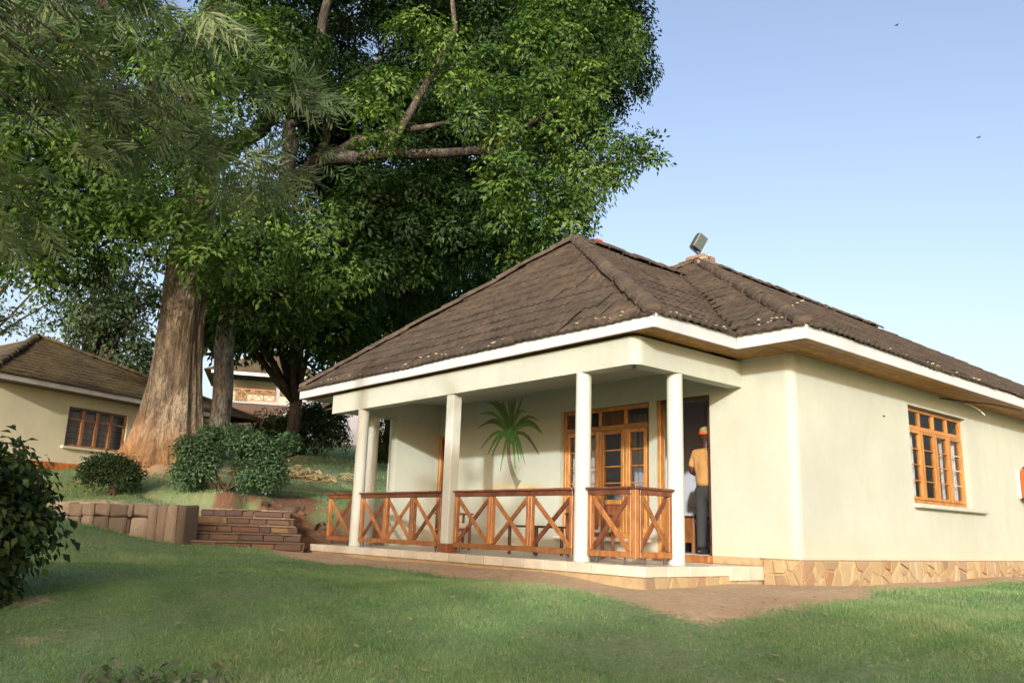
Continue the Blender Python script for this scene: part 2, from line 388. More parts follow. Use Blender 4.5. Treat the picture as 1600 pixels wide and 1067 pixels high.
def np_mesh(name, V, Q, mat, tint=None, attr='tint', smooth=False):
    me = bpy.data.meshes.new(name); n = len(V); k = Q.shape[1]; m = len(Q)
    me.vertices.add(n); me.vertices.foreach_set('co', V.astype(np.float32).ravel())
    me.loops.add(m*k); me.loops.foreach_set('vertex_index', Q.astype(np.int32).ravel())
    me.polygons.add(m); me.polygons.foreach_set('loop_start', np.arange(0, m*k, k, dtype=np.int32))
    if smooth: me.polygons.foreach_set('use_smooth', np.ones(m, bool))
    if tint is not None:
        a = me.attributes.new(attr, 'FLOAT', 'POINT'); a.data.foreach_set('value', tint.astype(np.float32))
    me.materials.append(mat); me.update(calc_edges=True); return me
ni, nj = X.shape
ii, jj = np.meshgrid(np.arange(ni-1), np.arange(nj-1), indexing='ij')
Q = np.stack([ii*nj+jj, (ii+1)*nj+jj, (ii+1)*nj+jj+1, ii*nj+jj+1], -1).reshape(-1, 4)
V = np.stack([X, Y, Z], -1).reshape(-1, 3); dv = Dm.ravel()
isd = (dv[Q].mean(1) > .5) & (V[Q[:, 0], 0] > 4.5) & (V[Q[:, 0], 1] < 15.4) & (np.abs(V[Q[:, 0], 0]) < 60)
dq = dwall(V[Q[:, 0], 0], V[Q[:, 0], 1]); isb = (dq > -.30) & (dq < 2.2) & (V[Q[:, 0], 0] > 5.2) & (V[Q[:, 0], 0] < 14)
for nm, mt, sel in (('lawn', 'lawn', ~isd & ~isb), ('dirt_path', 'dirt', isd & ~isb), ('earth_bank', 'bank', isb)):
    q = Q[sel]; u, inv = np.unique(q, return_inverse=True)
    add(nm, np_mesh(nm, V[u], inv.reshape(q.shape), M[mt], dv[u], 'dirt', True), kind='structure')
# ------------------------------------------------------------------ main bungalow
HB = root('bungalow', (9.7, 5.73, -.25), 'cream bungalow with brown tiled hip roof and open corner porch', 'house')
UW, VC = 9.70, 5.73
pl = M['plaster']
arc = [(UW+.12-.12*math.cos(t), VC+.12-.12*math.sin(t)) for t in [i*PI/12 for i in range(7)]]
w = MB()
w.strip([(UW, 7.03)]+[p for p in arc]+[(13.01, VC)], .2, .10, 2.75)
w.build('wall', pl, HB, label='sunlit corner wall with rounded edge between doorway and window')
w = MB(); w.span((13.01, VC, .10), (15.2, VC+.2, .945), .0005); w.span((13.01, VC, 2.452), (15.2, VC+.2, 2.75), .0005)
w.span((15.2, VC, .10), (30, VC+.2, 2.75), .0005); w.build('wall', pl, HB)
w = MB(); w.span((UW, 7.03, 2.31), (UW+.2, 8.13, 2.75), .0005); w.span((UW, 7.99, 0), (UW+.2, 8.13, 2.31), .0005)
w.span((UW, 8.13, 2.31), (UW+.2, 10.03, 2.75), .0005); w.span((UW, 8.13, 0), (UW+.2, 10.03, .28), .0005)
w.span((UW, 10.03, 0), (UW+.2, 12.83, 2.75), .0005); w.span((UW, 12.83, 2.12), (UW+.2, 13.46, 2.75), .0005)
w.span((UW, 13.46, 0), (UW+.2, 15.3, 2.75), .0005); w.build('wall', pl, HB)
w = MB(); w.span((8.70, 13.47, 0), (UW-.001, 13.67, 2.35), .0005); w.build('wall', pl, HB, label='short end wall closing the porch')
w = MB(); w.span((29.8, VC+.2, .1), (30, 15.1, 2.75), .0005); w.span((UW+.2, 15.1, -.2), (30, 15.3, 2.75), .0005); w.build('wall', pl, HB)
# beams
BZ0, BZ1 = 2.35, 2.70
bl = [(7.51, 13.87)]+[(7.51+.13-.13*math.cos(t), 6.49+.13-.13*math.sin(t)) for t in [i*PI/16 for i in range(9)]]+[(UW-.001, 6.49)]
w = MB(); w.strip(bl, .2, BZ0, BZ1); w.build('beam', pl, HB)
w = MB(); w.span((7.712, 13.47, BZ0+.001), (UW-.001, 13.67, BZ1-.002), .0005); w.build('beam', pl, HB)
w = MB(); w.span((7.60, 6.60, 2.702), (UW+.01, 14.9, 2.72), .0005); w.build('ceiling', M['plaster'], HB)
# columns
def column(x, y):
    b = MB(); b.tube([(x, y, 0), (x, y, .02), (x, y, 2.33), (x, y, BZ0)], [.112, .104, .100, .104], 28)
    b.build('column', M['column'], HB, True)
for x, y in ((7.61, 7.456), (8.38, 6.60), (7.61, 12.889), (8.24, 13.56)): column(x, y)
w = MB(); w.span((7.53, 10.14, .125), (7.69, 10.32, BZ0), .008)
pil = w.build('pillar', M['column'], HB)
w = MB(); w.span((7.505, 10.115, 0), (7.715, 10.345, .125), .006); w.build('skirting', M['skirt'], pil)
# porch floor: slab, tiles, edge tiles
FL = [(7.32, 13.95), (7.32, 6.22), (UW+.0, 6.22), (UW+.0, 13.29), (8.6, 13.95)]
w = MB(); w.prism([(7.35, 13.92), (7.35, 6.25), (UW, 6.25), (UW, 13.92)], -.3, -.016); w.build('porch_slab', M['mortar_y'], HB)
def chip(name, lo, hi, mat, parent, ch=.004, cache={}):
    c = [(a+b)/2 for a, b in zip(lo, hi)]; s = tuple(round(abs(b-a), 4) for a, b in zip(lo, hi)); k = (name, s, mat.name)
    if k not in cache: cache[k] = MB().cbox((0, 0, 0), s, ch).mesh(name, mat)
    return add(name, cache[k], parent, c)
pf = add('porch_floor', MB().span((7.35-9, 6.25-9, -.0155), (7.35-9+2.345, 6.25-9+7.67, -.010)).mesh('grout_bed', M['grout'], (-1.65, -2.75, 0)), HB, (7.35, 6.25, 0))
ty = [6.26+.4*i for i in range(20)]; tx = [7.36+.4*i for i in range(6)]
for y0 in ty:
    for x0 in tx:
        x1, y1 = min(x0+.392, UW-.003), min(y0+.392, 13.9)
        if y1-y0 > .05 and x1-x0 > .05: chip('floor_tile', (x0, y0, -.010), (x1, y1, 0+rnd.uniform(-.0015, .001)), M['floor_tile'], pf)
y0 = 6.225
while y0 < 13.9:
    L_ = min(.40, 13.95-y0); chip('edge_tile', (7.32, y0, -.112), (7.353, y0+L_-.014, .003+rnd.uniform(-.001, .001)), M['floor_tile'], pf); y0 += .40
x0 = 7.357
for k in range(4): chip('edge_tile', (x0, 6.222, -.112), (x0+.388, 6.256, .003), M['floor_tile'], pf); x0 += .394
for k in range(2): chip('edge_tile', (x0, 6.205, -.17), (x0+.355, 6.256, .003), M['floor_tile'], pf, .006); x0 += .365
w = MB(); w.span((UW-.12, 7.0, 0.003), (UW-.002, 8.0, .10), .008); w.build('door_step', M['wood'], HB)
# stone plinth in crazy paving
def clip(poly, n, c):
    o = []
    for i in range(len(poly)):
        a, b = poly[i], poly[(i+1) % len(poly)]; da = a[0]*n[0]+a[1]*n[1]-c; db = b[0]*n[0]+b[1]*n[1]-c
        if da <= 0: o.append(a)
        if (da < 0) != (db < 0) and abs(da-db) > 1e-9: t = da/(da-db); o.append((a[0]+(b[0]-a[0])*t, a[1]+(b[1]-a[1])*t))
    return o
def cells(w_, h_, pts, gap):
    out = []
    for i, p in enumerate(pts):
        poly = [(0, 0), (w_, 0), (w_, h_), (0, h_)]
        for j, q in enumerate(pts):
            if i == j or abs(p[0]-q[0]) > 1.2: continue
            n = (q[0]-p[0], q[1]-p[1]); l = math.hypot(*n); n = (n[0]/l, n[1]/l)
            poly = clip(poly, n, (p[0]+q[0])/2*n[0]+(p[1]+q[1])/2*n[1]-gap/2)
            if len(poly) < 3: break
        if len(poly) >= 3: out.append(poly)
    return out
def stones(name, parent, P0, ex, ey, nrm, w_, h_, n, mat, prot=.03, seed=1, base=-.01):
    r = random.Random(seed); pts = []
    for k in range(n):
        for _ in range(30):
            p = (r.uniform(.03, w_-.03), r.uniform(.02, h_-.02))
            if all(math.hypot((p[0]-q[0]), (p[1]-q[1])*1.25) > .62*math.sqrt(w_*h_/n) for q in pts): pts.append(p); break
    P0 = Vector(P0); ex = Vector(ex); ey = Vector(ey); nrm = Vector(nrm)
    for poly in cells(w_, h_, pts, .026):
        cx = sum(p[0] for p in poly)/len(poly); cy = sum(p[1] for p in poly)/len(poly); k = len(poly); d = prot*r.uniform(.5, 1.1)
        ring = lambda s_, dd: [P0+ex*(cx+(p[0]-cx)*s_)+ey*(cy+(p[1]-cy)*s_)+nrm*(dd+r.uniform(-.003, .003)) for p in poly]
        vs = ring(1, base)+ring(.985, d*.7)+ring(.86, d)
        fs = [tuple(range(2*k, 3*k))]+[(i+q*k, (i+1) % k+q*k, (i+1) % k+(q+1)*k, i+(q+1)*k) for q in (0, 1) for i in range(k)]
        MB().add(vs, fs).build(name, mat, parent)
pr_ = MB(); pr_.span((UW-.06, VC-.06, -.32), (20.5, VC-.005, .10), .01); pr_.span((UW-.06, VC-.004, -.32), (UW-.005, 6.20, .10), .01); pr_.span((UW-.03, 6.201, .001), (UW+.1, 7.03, .10), .008)
plinth = pr_.build('stone_plinth', M['mortar_y'], HB)
stones('stone', plinth, (UW-.06, VC-.06, -.26), (1, 0, 0), (0, 0, 1), (0, -1, 0), 8.8, .35, 92, M['stone'], .03, 4)
stones('stone', plinth, (UW-.06, 6.20, -.26), (0, -1, 0), (0, 0, 1), (-1, 0, 0), .53, .35, 7, M['stone'], .03, 6)
stones('stone', plinth, (7.36, 6.245, -.28), (1, 0, 0), (0, 0, 1), (0, -1, 0), 2.2, .165, 9, M['stone'], .015, 9)
w = MB(); w.span((UW-.07, VC-.07, .1005), (20.5, VC-.001, .125), .01); w.span((UW-.07, VC, .1005), (UW-.001, 6.25, .125), .01); w.build('wall_ledge', M['plaster'], HB)
# ---- roof
roof = add('roof', None, HB, (11, 9, 2.72), label=None)
DK = MB()
def deck(ps): DK.add([Vector(p)-Vector((0, 0, .035)) for p in ps], [tuple(range(len(ps)))])
EZ = 2.90
A1, A1b = (10.55, 10.59, 5.71), (13.76, 10.59, 5.71); A2 = (15.08, 11.17, 6.50); R2_ = (24.0, 11.17, 6.50)
deck([(7.4, 15.0, EZ), (7.4, 6.12, EZ), A1]); deck([(7.4, 6.12, EZ), (9.05, 6.12, EZ), A1b, A1])
deck([A1, A1b, (9.05, 15.0, EZ), (7.4, 15.0, EZ)])
deck([(9.05, 17.2, EZ), (9.05, 5.14, EZ), A2]); deck([(9.05, 5.14, EZ), (30.05, 5.14, EZ), R2_, A2]); deck([(30.05, 5.14, EZ), (30.05, 17.2, EZ), R2_]); deck([A2, R2_, (30.05, 17.2, EZ), (9.05, 17.2, EZ)])
DK.build('roof_deck', M['roof'], roof)
TW, TE = .28, .32
def tile_local(w_=TW, L=.37, n=8, hgt=.024):
    xs = [w_*i/n for i in range(n+1)]; pr = [hgt*(.5-.5*math.cos(4*PI*i/n))**.8 for i in range(n+1)]
    v = [(x, L-.03, z) for x, z in zip(xs, pr)]+[(x, -.03, z+.024) for x, z in zip(xs, pr)]+[(x, -.03, z-.004) for x, z in zip(xs, pr)]
    f = [(i+n+1, i+n+2, i+1, i) for i in range(n)]+[(i+2*n+2, i+2*n+3, i+n+2, i+n+1) for i in range(n)]
    return v, f
TV, TF = tile_local(); TVn = np.array(TV); TFn = np.array(TF)
tme = MB().add(TV, TF).mesh('roof_tile', M['roof'], smooth=False)
def tiles(parent, P0, s, up, T, smax, lo, hi, want_parts, name='roof_tile', mat='roof', tw=TW, te=TE, jit=1.):
    P0 = Vector(P0); s = Vector(s).normalized(); up = Vector(up).normalized(); nz = s.cross(up)
    R = np.array([s, up, nz]); cand = []; Vs = []; Fs = []; cnt = 0; bi = 0
    rows = int(T/te)+1
    for r in range(rows):
        t = r*te-.03; k = 0
        while True:
            x = k*tw+(r % 2)*0; k += 1
            if x > smax: break
            if x+tw < lo(t) or x > hi(t): continue
            full = x >= max(lo(max(t, 0)), lo(t+te)) and x+tw <= min(hi(t), hi(t+te)) and t+te < T
            dz = rnd.gauss(0, .004)*jit; ro = rnd.gauss(0, .012)*jit; sag = .02*math.sin(x*1.3+t*.9)+.008*math.sin(x*3.1-t*2)
            if full and cnt < want_parts(r, x):
                mt = axes_rot(s, up, nz) @ Matrix.Rotation(ro, 3, 'Z') @ Matrix.Rotation(rnd.gauss(0, .015), 3, 'X')
                add('roof_tile', tme, parent, P0+s*x+up*t+nz*(dz+sag*.6), mt); cnt += 1
            else:
                v = TVn.copy(); v[:, 0] *= tw/TW; v[:, 1] *= te/TE
                v[:, 0] += v[:, 1]*ro; v[:, 0] += x; v[:, 1] += t; v[:, 2] += dz+sag*.6
                L_ = np.array([lo(q) for q in v[:, 1]]); H_ = np.array([hi(q) for q in v[:, 1]])
                v[:, 0] = np.clip(v[:, 0], np.minimum(L_, H_), H_); v[:, 1] = np.minimum(v[:, 1], T)
                Fs.append(TFn+len(Vs)*len(TVn)); Vs.append(v @ R+np.array(P0))
    if Vs:
        Vn = np.concatenate(Vs); c = Vector(Vn.mean(0))
        add('roof_tiles', np_mesh('roof_tiles', Vn-np.array(c), np.concatenate(Fs), M[mat]), parent, c, kind='stuff')
T_A = math.sqrt(3.15**2+2.81**2); T_B = math.sqrt(4.47**2+2.81**2); T_C = math.sqrt(6.03**2+3.6**2)
def first(n): return lambda r, x: 999 if r < n else 0
tiles(roof, (7.4, 15.0, EZ), (0, -1, 0), (3.15, 0, 2.81), T_A, 8.88, lambda t: 4.41*t/T_A, lambda t: 8.88-4.47*t/T_A, first(5))
tiles(roof, (7.4, 6.12, EZ), (1, 0, 0), (0, 4.47, 2.81), T_B, 6.4, lambda t: 3.15*t/T_B, lambda t: 1.65+4.71*t/T_B, first(9))
def loC(t):
    u = 6.03*t/T_C; return max(6.03*t/T_C, 11.08-.949*u) if u < 4.71 else 6.03*t/T_C
tiles(roof, (9.05, 17.2, EZ), (0, -1, 0), (6.03, 0, 3.6), T_C, 12.06, loC, lambda t: 12.06-6.03*t/T_C, first(4))
tiles(roof, (9.05, 5.14, EZ), (1, 0, 0), (0, 6.03, 3.6), T_C, 21, lambda t: 6.03*t/T_C, lambda t: 21-6.03*t/T_C, lambda r, x: 999 if r < 2 and x < 9 else 0)
# ridge and hip caps
def halfcap(n=7, L=.46, r0=.135, r1=.115):
    v = []; f = []
    for q, r in ((0, r0), (.03, r0), (L, r1)):
        for i in range(n+1): a = PI*i/n; v.append((q, -math.cos(a)*r, math.sin(a)*r*.85-.03))
    for j in range(2):
        for i in range(n): f.append((j*(n+1)+i, (j+1)*(n+1)+i, (j+1)*(n+1)+i+1, j*(n+1)+i+1))
    m_ = len(v); v += [(0, y*.75, z-.03) for (x, y, z) in v[:n+1]]
    for i in range(n): f.append((i, i+1, m_+i+1, m_+i))
    return v, f
cv, cf = halfcap(); cme = MB().add(cv, cf).mesh('ridge_tile', M['ridge'], smooth=False)
cme_old = MB().add(cv, cf).mesh('ridge_tile_old', M['roof_old'], smooth=False)
def caps(a, b, parent, me, step=.40, lift=.05, lim=999):
    a = Vector(a); b = Vector(b); d = (b-a); n = int(d.length/step)+1; d.normalize()
    y = Vector((0, 0, 1)).cross(d).normalized(); z = d.cross(y)
    for i in range(min(n, lim)):
        p = a+d*min(i*step, (b-a).length-.44)+Vector((0, 0, lift+rnd.gauss(0, .006)))+y*rnd.gauss(0, .006)
        add('ridge_tile', me, parent, p, axes_rot(d, y, z) @ Euler((rnd.gauss(0, .05), rnd.gauss(0, .02), rnd.gauss(0, .03))).to_matrix())
caps((7.42, 6.14, EZ), A1, roof, cme); caps((7.42, 14.98, EZ), A1, roof, cme); caps(A1, A1b, roof, cme)
caps((9.07, 5.16, EZ), A2, roof, cme); caps(A2, (23.9, 11.17, 6.5), roof, cme); caps((9.07, 17.18, EZ), A2, roof, cme)
# end blobs of mortar under the hip ends, loose mortar along the eaves
for p in ((7.46, 6.18, EZ+.05), (9.11, 5.20, EZ+.05), (7.46, 14.9, EZ+.05)):
    MB().sphere(p, .13, 10, 6, (1, 1, .6)).build('mortar_cap', M['ridge'], roof, True)
mb = MB()
for k in range(95):
    side = k % 5
    if side < 2: p = Vector((7.40+rnd.uniform(-.02, .12), rnd.uniform(6.2, 14.9), 0)); p.z = EZ+.045+(p.x-7.4)*.85
    elif side < 3: p = Vector((rnd.uniform(7.5, 9.0), 6.12+rnd.uniform(-.02, .2), 0)); p.z = EZ+.045+(p.y-6.12)*.62
    elif side < 4: p = Vector((9.05+rnd.uniform(-.02, .9), rnd.uniform(5.6, 6.1), 0)); p.z = EZ+.045+(p.x-9.05)*.6
    else: p = Vector((rnd.uniform(9.2, 16.5), 5.14+rnd.uniform(-.02, .12), 0)); p.z = EZ+.045+(p.y-5.14)*.6
    mb.sphere(p, rnd.uniform(.008, .024), 5, 3, (1, 1.3, .6))
mb.build('mortar_crumbs', M['mortar_white'], roof, kind='stuff')
mb = MB()
for k in range(26):
    t = rnd.uniform(.0, .45); mb.sphere((15.0-t*1.3+rnd.uniform(-.06, .1), 10.85-t*.5+rnd.uniform(-.08, .08), 6.5-t*.9+.08), rnd.uniform(.03, .09), 6, 4, (1, 1, .35))
mb.build('mortar_patch', M['mortar_white'], roof)
MB().cbox((11.1, 10.55, 5.83), (.18, .12, .05), .01).build('broken_tile', M['red_paint'], roof)
MB().span((14.92, 10.9, 6.1), (15.40, 11.40, 6.62), .015).build('chimney_stub', M['brick'], roof)
# fascia boards and soffit
def fascia(a, b, z0=2.72, z1=2.895, th=.028, piece=2.9):
    a = Vector((a[0], a[1], 0)); b = Vector((b[0], b[1], 0)); n = max(1, round((b-a).length/piece)); d = (b-a)/n
    for i in range(n):
        p, q = a+d*i, a+d*(i+1); e = d.normalized()*.002
        MB().beam(p+e+Vector((0, 0, (z0+z1)/2)), q-e+Vector((0, 0, (z0+z1)/2)), th, z1-z0, ch=.003).build('fascia_board', M['fascia'], HB)
fascia((7.4, 15.0), (7.4, 6.12)); fascia((7.414, 6.12), (9.05, 6.12)); fascia((9.05, 6.104), (9.05, 5.126)); fascia((9.064, 5.14), (30, 5.14), piece=3.6); fascia((7.4, 15.0), (9.6, 15.0))
def soff(lo, hi, along, n):
    for i in range(n):
        l, h = list(lo), list(hi); a = 1-along; wdt = (hi[a]-lo[a])/n
        l[a] = lo[a]+wdt*i+.003; h[a] = lo[a]+wdt*(i+1)-.003
        MB().span((l[0], l[1], 2.735), (h[0], h[1], 2.75), .002).build('soffit_board', M['soffit'], HB)
soff((9.066, 5.155), (30, 5.74), 0, 4); soff((9.066, 5.75), (9.72, 6.5), 1, 4); soff((7.415, 6.135), (9.05, 6.62), 0, 4); soff((7.415, 6.63), (7.60, 14.98), 1, 2); soff((7.61, 14.91), (9.7, 14.98), 0, 1)
# ---- glazing helpers
def bars(name, parent, mat, segs):
    for lo, hi in segs: MB().span(lo, hi, .006).build(name, mat, parent)
def pane(parent, lo, hi, name='pane'): MB().span(lo, hi, .001).build(name, M['glass'], parent)
# right-hand window (faces -y)
WN = add('window', None, HB, (14.1, VC+.12, .95), label='four-light wooden casement window with transom lights in sunlit wall')
wd = M['wood_light']; y0, y1 = VC+.09, VC+.15
u0, u1, z0, z1, zt = 13.02, 15.19, .95, 2.445, 2.13
bars('window_frame', WN, wd, [((u0, y0, z0), (u0+.06, y1, z1)), ((u1-.06, y0, z0), (u1, y1, z1)), ((u0+.061, y0, z0), (u1-.061, y1, z0+.06)), ((u0+.061, y0, z1-.06), (u1-.061, y1, z1)), ((u0+.061, y0-.004, zt-.035), (u1-.061, y1, zt+.035))])
cw = (u1-u0-.12)/4
for k in range(4):
    a = u0+.06+cw*k; b = a+cw
    if k: bars('mullion', WN, wd, [((a-.025, y0-.006, z0+.061), (a+.025, y1, zt-.036)), ((a-.025, y0-.006, zt+.036), (a+.025, y1, z1-.061))])
    pane(WN, (a+.03, y0+.03, zt+.04), (b-.03, y0+.034, z1-.065))
    a += .027; b -= .027; g0, g1 = z0+.063, zt-.038; f = .045
    c = MB(); c.span((a, y0-.012, g0), (a+f, y1-.01, g1), .004); c.span((b-f, y0-.012, g0), (b, y1-.01, g1), .004)
    c.span((a+f, y0-.012, g0), (b-f, y1-.01, g0+f), .004); c.span((a+f, y0-.012, g1-f), (b-f, y1-.01, g1), .004); c.build('casement', M['wood_light'], WN)
    ph = (g1-g0-2*f)/4
    for q in range(4):
        zz = g0+f+ph*q
        if q: bars('glazing_bar', WN, M['wood_light'] if k < 3 else M['column'], [((a+f, y0-.004, zz-.009), (b-f, y0+.02, zz+.009))])
        pane(WN, (a+f-.004, y0+.022, zz+.002), (b-f+.004, y0+.026, zz+ph-.002))
MB().span((12.98, VC-.10, .875), (15.62, VC+.088, .94), .012).build('window_sill', M['plaster'], WN)
# french window and its low wall (faces -x)
FWN = add('french_window', None, HB, (UW+.1, 9.1, .28), label='tall glazed timber window beside the open door, painted bars on brown frame')
x0, x1 = UW+.07, UW+.13; v0, v1, z0, z1, zt = 8.135, 10.025, .285, 2.305, 1.98
bars('window_frame', FWN, wd, [((x0, v0, z0), (x1, v0+.06, z1)), ((x0, v1-.06, z0), (x1, v1, z1)), ((x0, v0+.061, z0), (x1, v1-.061, z0+.08)), ((x0, v0+.061, z1-.06), (x1, v1-.061, z1)), ((x0-.006, v0+.061, zt-.04), (x1, v1-.061, zt+.04))])
dv_ = [v0+.06, v0+.52, v0+1.06, v0+1.46, v1-.06]
for k in range(4):
    a, b = dv_[k], dv_[k+1]
    if k: bars('mullion', FWN, wd, [((x0-.008, a-.03, z0+.081), (x1, a+.03, zt-.041)), ((x0-.008, a-.03, zt+.041), (x1, a+.03, z1-.061))])
    if k in (1, 3): MB().span((x0+.01, a+.035, zt+.045), (x0+.04, b-.035, z1-.065)).build('transom_board', M['wood_brown'], FWN)
    else: pane(FWN, (x0+.03, a+.035, zt+.045), (x0+.034, b-.035, z1-.065))
    a += .032; b -= .032; f = .06; g0, g1 = z0+.083, zt-.043; pz = g0+.42
    c = MB(); c.span((x0-.012, a, g0), (x1-.01, a+f, g1), .004); c.span((x0-.012, b-f, g0), (x1-.01, b, g1), .004)
    c.span((x0-.012, a+f, g0), (x1-.01, b-f, g0+.08), .004); c.span((x0-.012, a+f, g1-f), (x1-.01, b-f, g1), .004); c.span((x0-.012, a+f, pz), (x1-.01, b-f, pz+.07), .004); c.build('casement', wd, FWN)
    MB().span((x0+.01, a+f-.003, g0+.078), (x0+.03, b-f+.003, pz+.002)).build('wood_panel', M['wood_dark'], FWN)
    ph = (g1-f-pz-.07)/4
    for q in range(4):
        zz = pz+.07+ph*q
        if q: bars('glazing_bar', FWN, wd, [((x0-.004, a+f, zz-.009), (x0+.02, b-f, zz+.009))])
        pane(FWN, (x0+.022, a+f-.004, zz+.002), (x0+.026, b-f+.004, zz+ph-.002))
MB().span((UW-.10, 8.10, .235), (UW+.06, 10.06, .284), .01).build('window_sill', M['white_pl'], FWN)
# open front door
DR = add('doorway', None, HB, (UW+.1, 7.5, .1), label='open front doorway with brown timber frame')
bars('door_frame', DR, M['wood_brown'], [((UW+.02, 7.035, .1), (UW+.12, 7.085, 2.305)), ((UW+.02, 7.0855, 2.25), (UW+.12, 7.93, 2.305))])
bars('door_frame', DR, wd, [((UW+.02, 7.932, .1), (UW+.12, 7.988, 2.305))])
d = MB(); d.span((UW+.21, 6.12, .115), (UW+.25, 7.0, 2.24), .006); d.build('door_leaf', M['wood'], DR)
# door at the far end of the porch
D2 = add('door', None, HB, (UW+.05, 13.1, 0), label='closed brown timber door at the far end of the porch')
bars('door_frame', D2, wd, [((UW-.02, 12.835, 0), (UW+.1, 12.91, 2.115)), ((UW-.02, 13.38, 0), (UW+.1, 13.455, 2.115)), ((UW-.02, 12.911, 2.05), (UW+.1, 13.379, 2.115))])
MB().span((UW+.03, 12.912, .01), (UW+.07, 13.378, 2.048), .004).build('door_leaf', M['wood_dark'], D2)
# rooms inside
rm = MB()
for lo, hi in (((9.91, 5.95, .02), (11.6, 12.2, .1)), ((11.6, 5.95, 0), (11.7, 12.2, 2.65)), ((9.91, 12.2, 0), (17.5, 12.3, 2.65)), ((17.5, 5.95, 0), (17.6, 12.2, 2.65))): rm.span(lo, hi, .001)
rm.build('room_wall', M['room'], HB)
MB().span((11.71, 5.95, .02), (17.49, 12.19, .1), .001).build('room_floor', M['room_floor'], HB)
MB().span((9.91, 5.95, 2.652), (17.6, 12.3, 2.69), .001).build('room_ceiling', M['room'], HB)
def curtain(name, mat, parent, a, b, z0, z1, amp=.03, fold=.11):
    a = Vector(a); b = Vector(b); n = int((b-a).length/fold*6)+2; d = (b-a).normalized(); nn = Vector((-d.y, d.x)); vs = []
    for i in range(n+1):
        p = a+(b-a)*i/n; o = amp*math.sin((b-a).length*i/n/fold*2*PI)*(1+.3*math.sin(i*.7)); q = p+nn*o
        vs += [(q.x, q.y, z0), (q.x+nn.x*.004, q.y+nn.y*.004, z1)]
    return MB().add(vs, [(2*i, 2*i+2, 2*i+3, 2*i+1) for i in range(n)]).build(name, mat, parent, True)
curtain('curtain', M['curtain'], WN, (14.55, VC+.21), (15.3, VC+.21), .9, 2.2); curtain('curtain', M['curtain'], WN, (12.98, VC+.22), (13.5, VC+.22), .9, 2.2)
curtain('curtain', M['curtain_l'], HB, (11.5, 8.12), (11.5, 8.45), .15, 2.5); curtain('curtain', M['curtain_l'], FWN, (9.98, 8.17), (9.98, 8.42), .4, 2.0)
curtain('curtain', M['curtain'], FWN, (9.98, 9.5), (9.98, 9.98), .4, 2.0); curtain('curtain', M['room'], FWN, (10.6, 8.5), (10.6, 9.4), .2, 2.3)
# railings
def railing(a, b, nbay, gap=(0, 0)):
    a = Vector((a[0], a[1], 0)); b = Vector((b[0], b[1], 0)); d = (b-a).normalized(); n = Vector((-d.y, d.x, 0)); up = Vector((0, 0, 1)); L_ = (b-a).length
    r = add('railing', None, HB, (a+b)/2); W_ = M['wood']; Wd = M['wood_dark']
    def bm(nm, p0, p1, w_, h_, mt=W_, u=up): return MB().beam(p0, p1, w_, h_, u, .006).build(nm, mt, r)
    z = lambda p, h: p+up*h
    bm('top_rail', z(a-d*.02, .885), z(b+d*.02, .885), .13, .028, Wd); bm('under_rail', z(a, .838), z(b, .838), .075, .064, Wd)
    bm('bottom_rail', z(a, .115), z(b, .115), .075, .07)
    bay = L_/nbay; pw = .055
    for k in range(nbay+1):
        for s_ in (-1, 1):
            if (k == 0 and s_ < 0) or (k == nbay and s_ > 0): continue
            p = a+d*(bay*k+s_*(pw/2+.001)); bm('post', z(p, .151), z(p, .805), pw, .07, W_, n)
    for k in range(nbay):
        p0 = a+d*(bay*k+pw+.004); p1 = a+d*(bay*(k+1)-pw-.004)
        bm('brace', z(p0, .175)+n*.014, z(p1, .785)+n*.014, .024, .065, W_ if k % 2 else Wd); bm('brace', z(p0, .785)-n*.013, z(p1, .175)-n*.013, .024, .065)
    for q in (a+d*.12, b-d*.12): bm('foot', z(q, .0), z(q, .079), .02, .02, M['metal_dk'], n)
    return r
railing((7.61, 12.74), (7.61, 10.40), 3); railing((7.61, 10.06), (7.61, 7.60), 3); railing((7.61, 7.33), (7.61, 6.63), 1)
railing((7.66, 6.59), (8.25, 6.59), 1); MB().span((7.575, 6.555, .08), (7.645, 6.625, .869), .006).build('corner_post', M['wood'], HB); MB().span((7.545, 6.525, .871), (7.66, 6.64, .90), .005).build('corner_cap', M['wood_dark'], HB); railing((7.61, 13.86), (7.61, 13.02), 1)
# cable and bracket under the eave
MB().tube([(15.15, 5.70, 2.72), (15.2, 5.62, 2.69), (15.3, 5.52, 2.60), (15.36, 5.47, 2.52)], [.012]*4, 8).build('cable_hook', M['white_pl'], HB, True)
MB().tube([(14.2, 5.735, 2.70), (14.8, 5.70, 2.725), (15.6, 5.4, 2.73), (16.6, 5.3, 2.73)], [.012]*4, 6).build('cable', M['metal_dk'], HB, True)
MB().tube([(12.17, VC+.01, 2.17), (12.17, VC-.03, 2.17)], [.012, .012], 6).build('wall_screw', M['metal_dk'], HB)
# floodlight on the chimney stub
FLT = root('floodlight', (15.25, 11.25, 6.66), 'tilted grey floodlight on the brick stub at the roof ridge', 'floodlight')
MB().tube([(15.25, 11.25, 6.65), (15.25, 11.25, 6.80)], [.022, .022], 8).build('stem', M['metal_dk'], FLT)
ax = axes_rot(Vector(RT).normalized(), Vector((0, 0, 1)).cross(Vector(RT)).normalized(), Vector((0, 0, 1)))
Rf = ax @ Euler((rad(18), rad(22), rad(35))).to_matrix(); X_, Y_, Z_ = Rf.col[0], Rf.col[1], Rf.col[2]
cF = Vector((15.25, 11.25, 7.04))
b = MB(); b.cbox(cF, (.27, .15, .38), .03, (X_, Y_, Z_)); b.cbox(cF+Y_*.10, (.20, .07, .28), .02, (X_, Y_, Z_)); b.build('housing', M['metal'], FLT)
MB().cbox(cF-Y_*.082, (.25, .014, .35), .005, (X_, Y_, Z_)).build('glass_front', M['lens'], FLT)
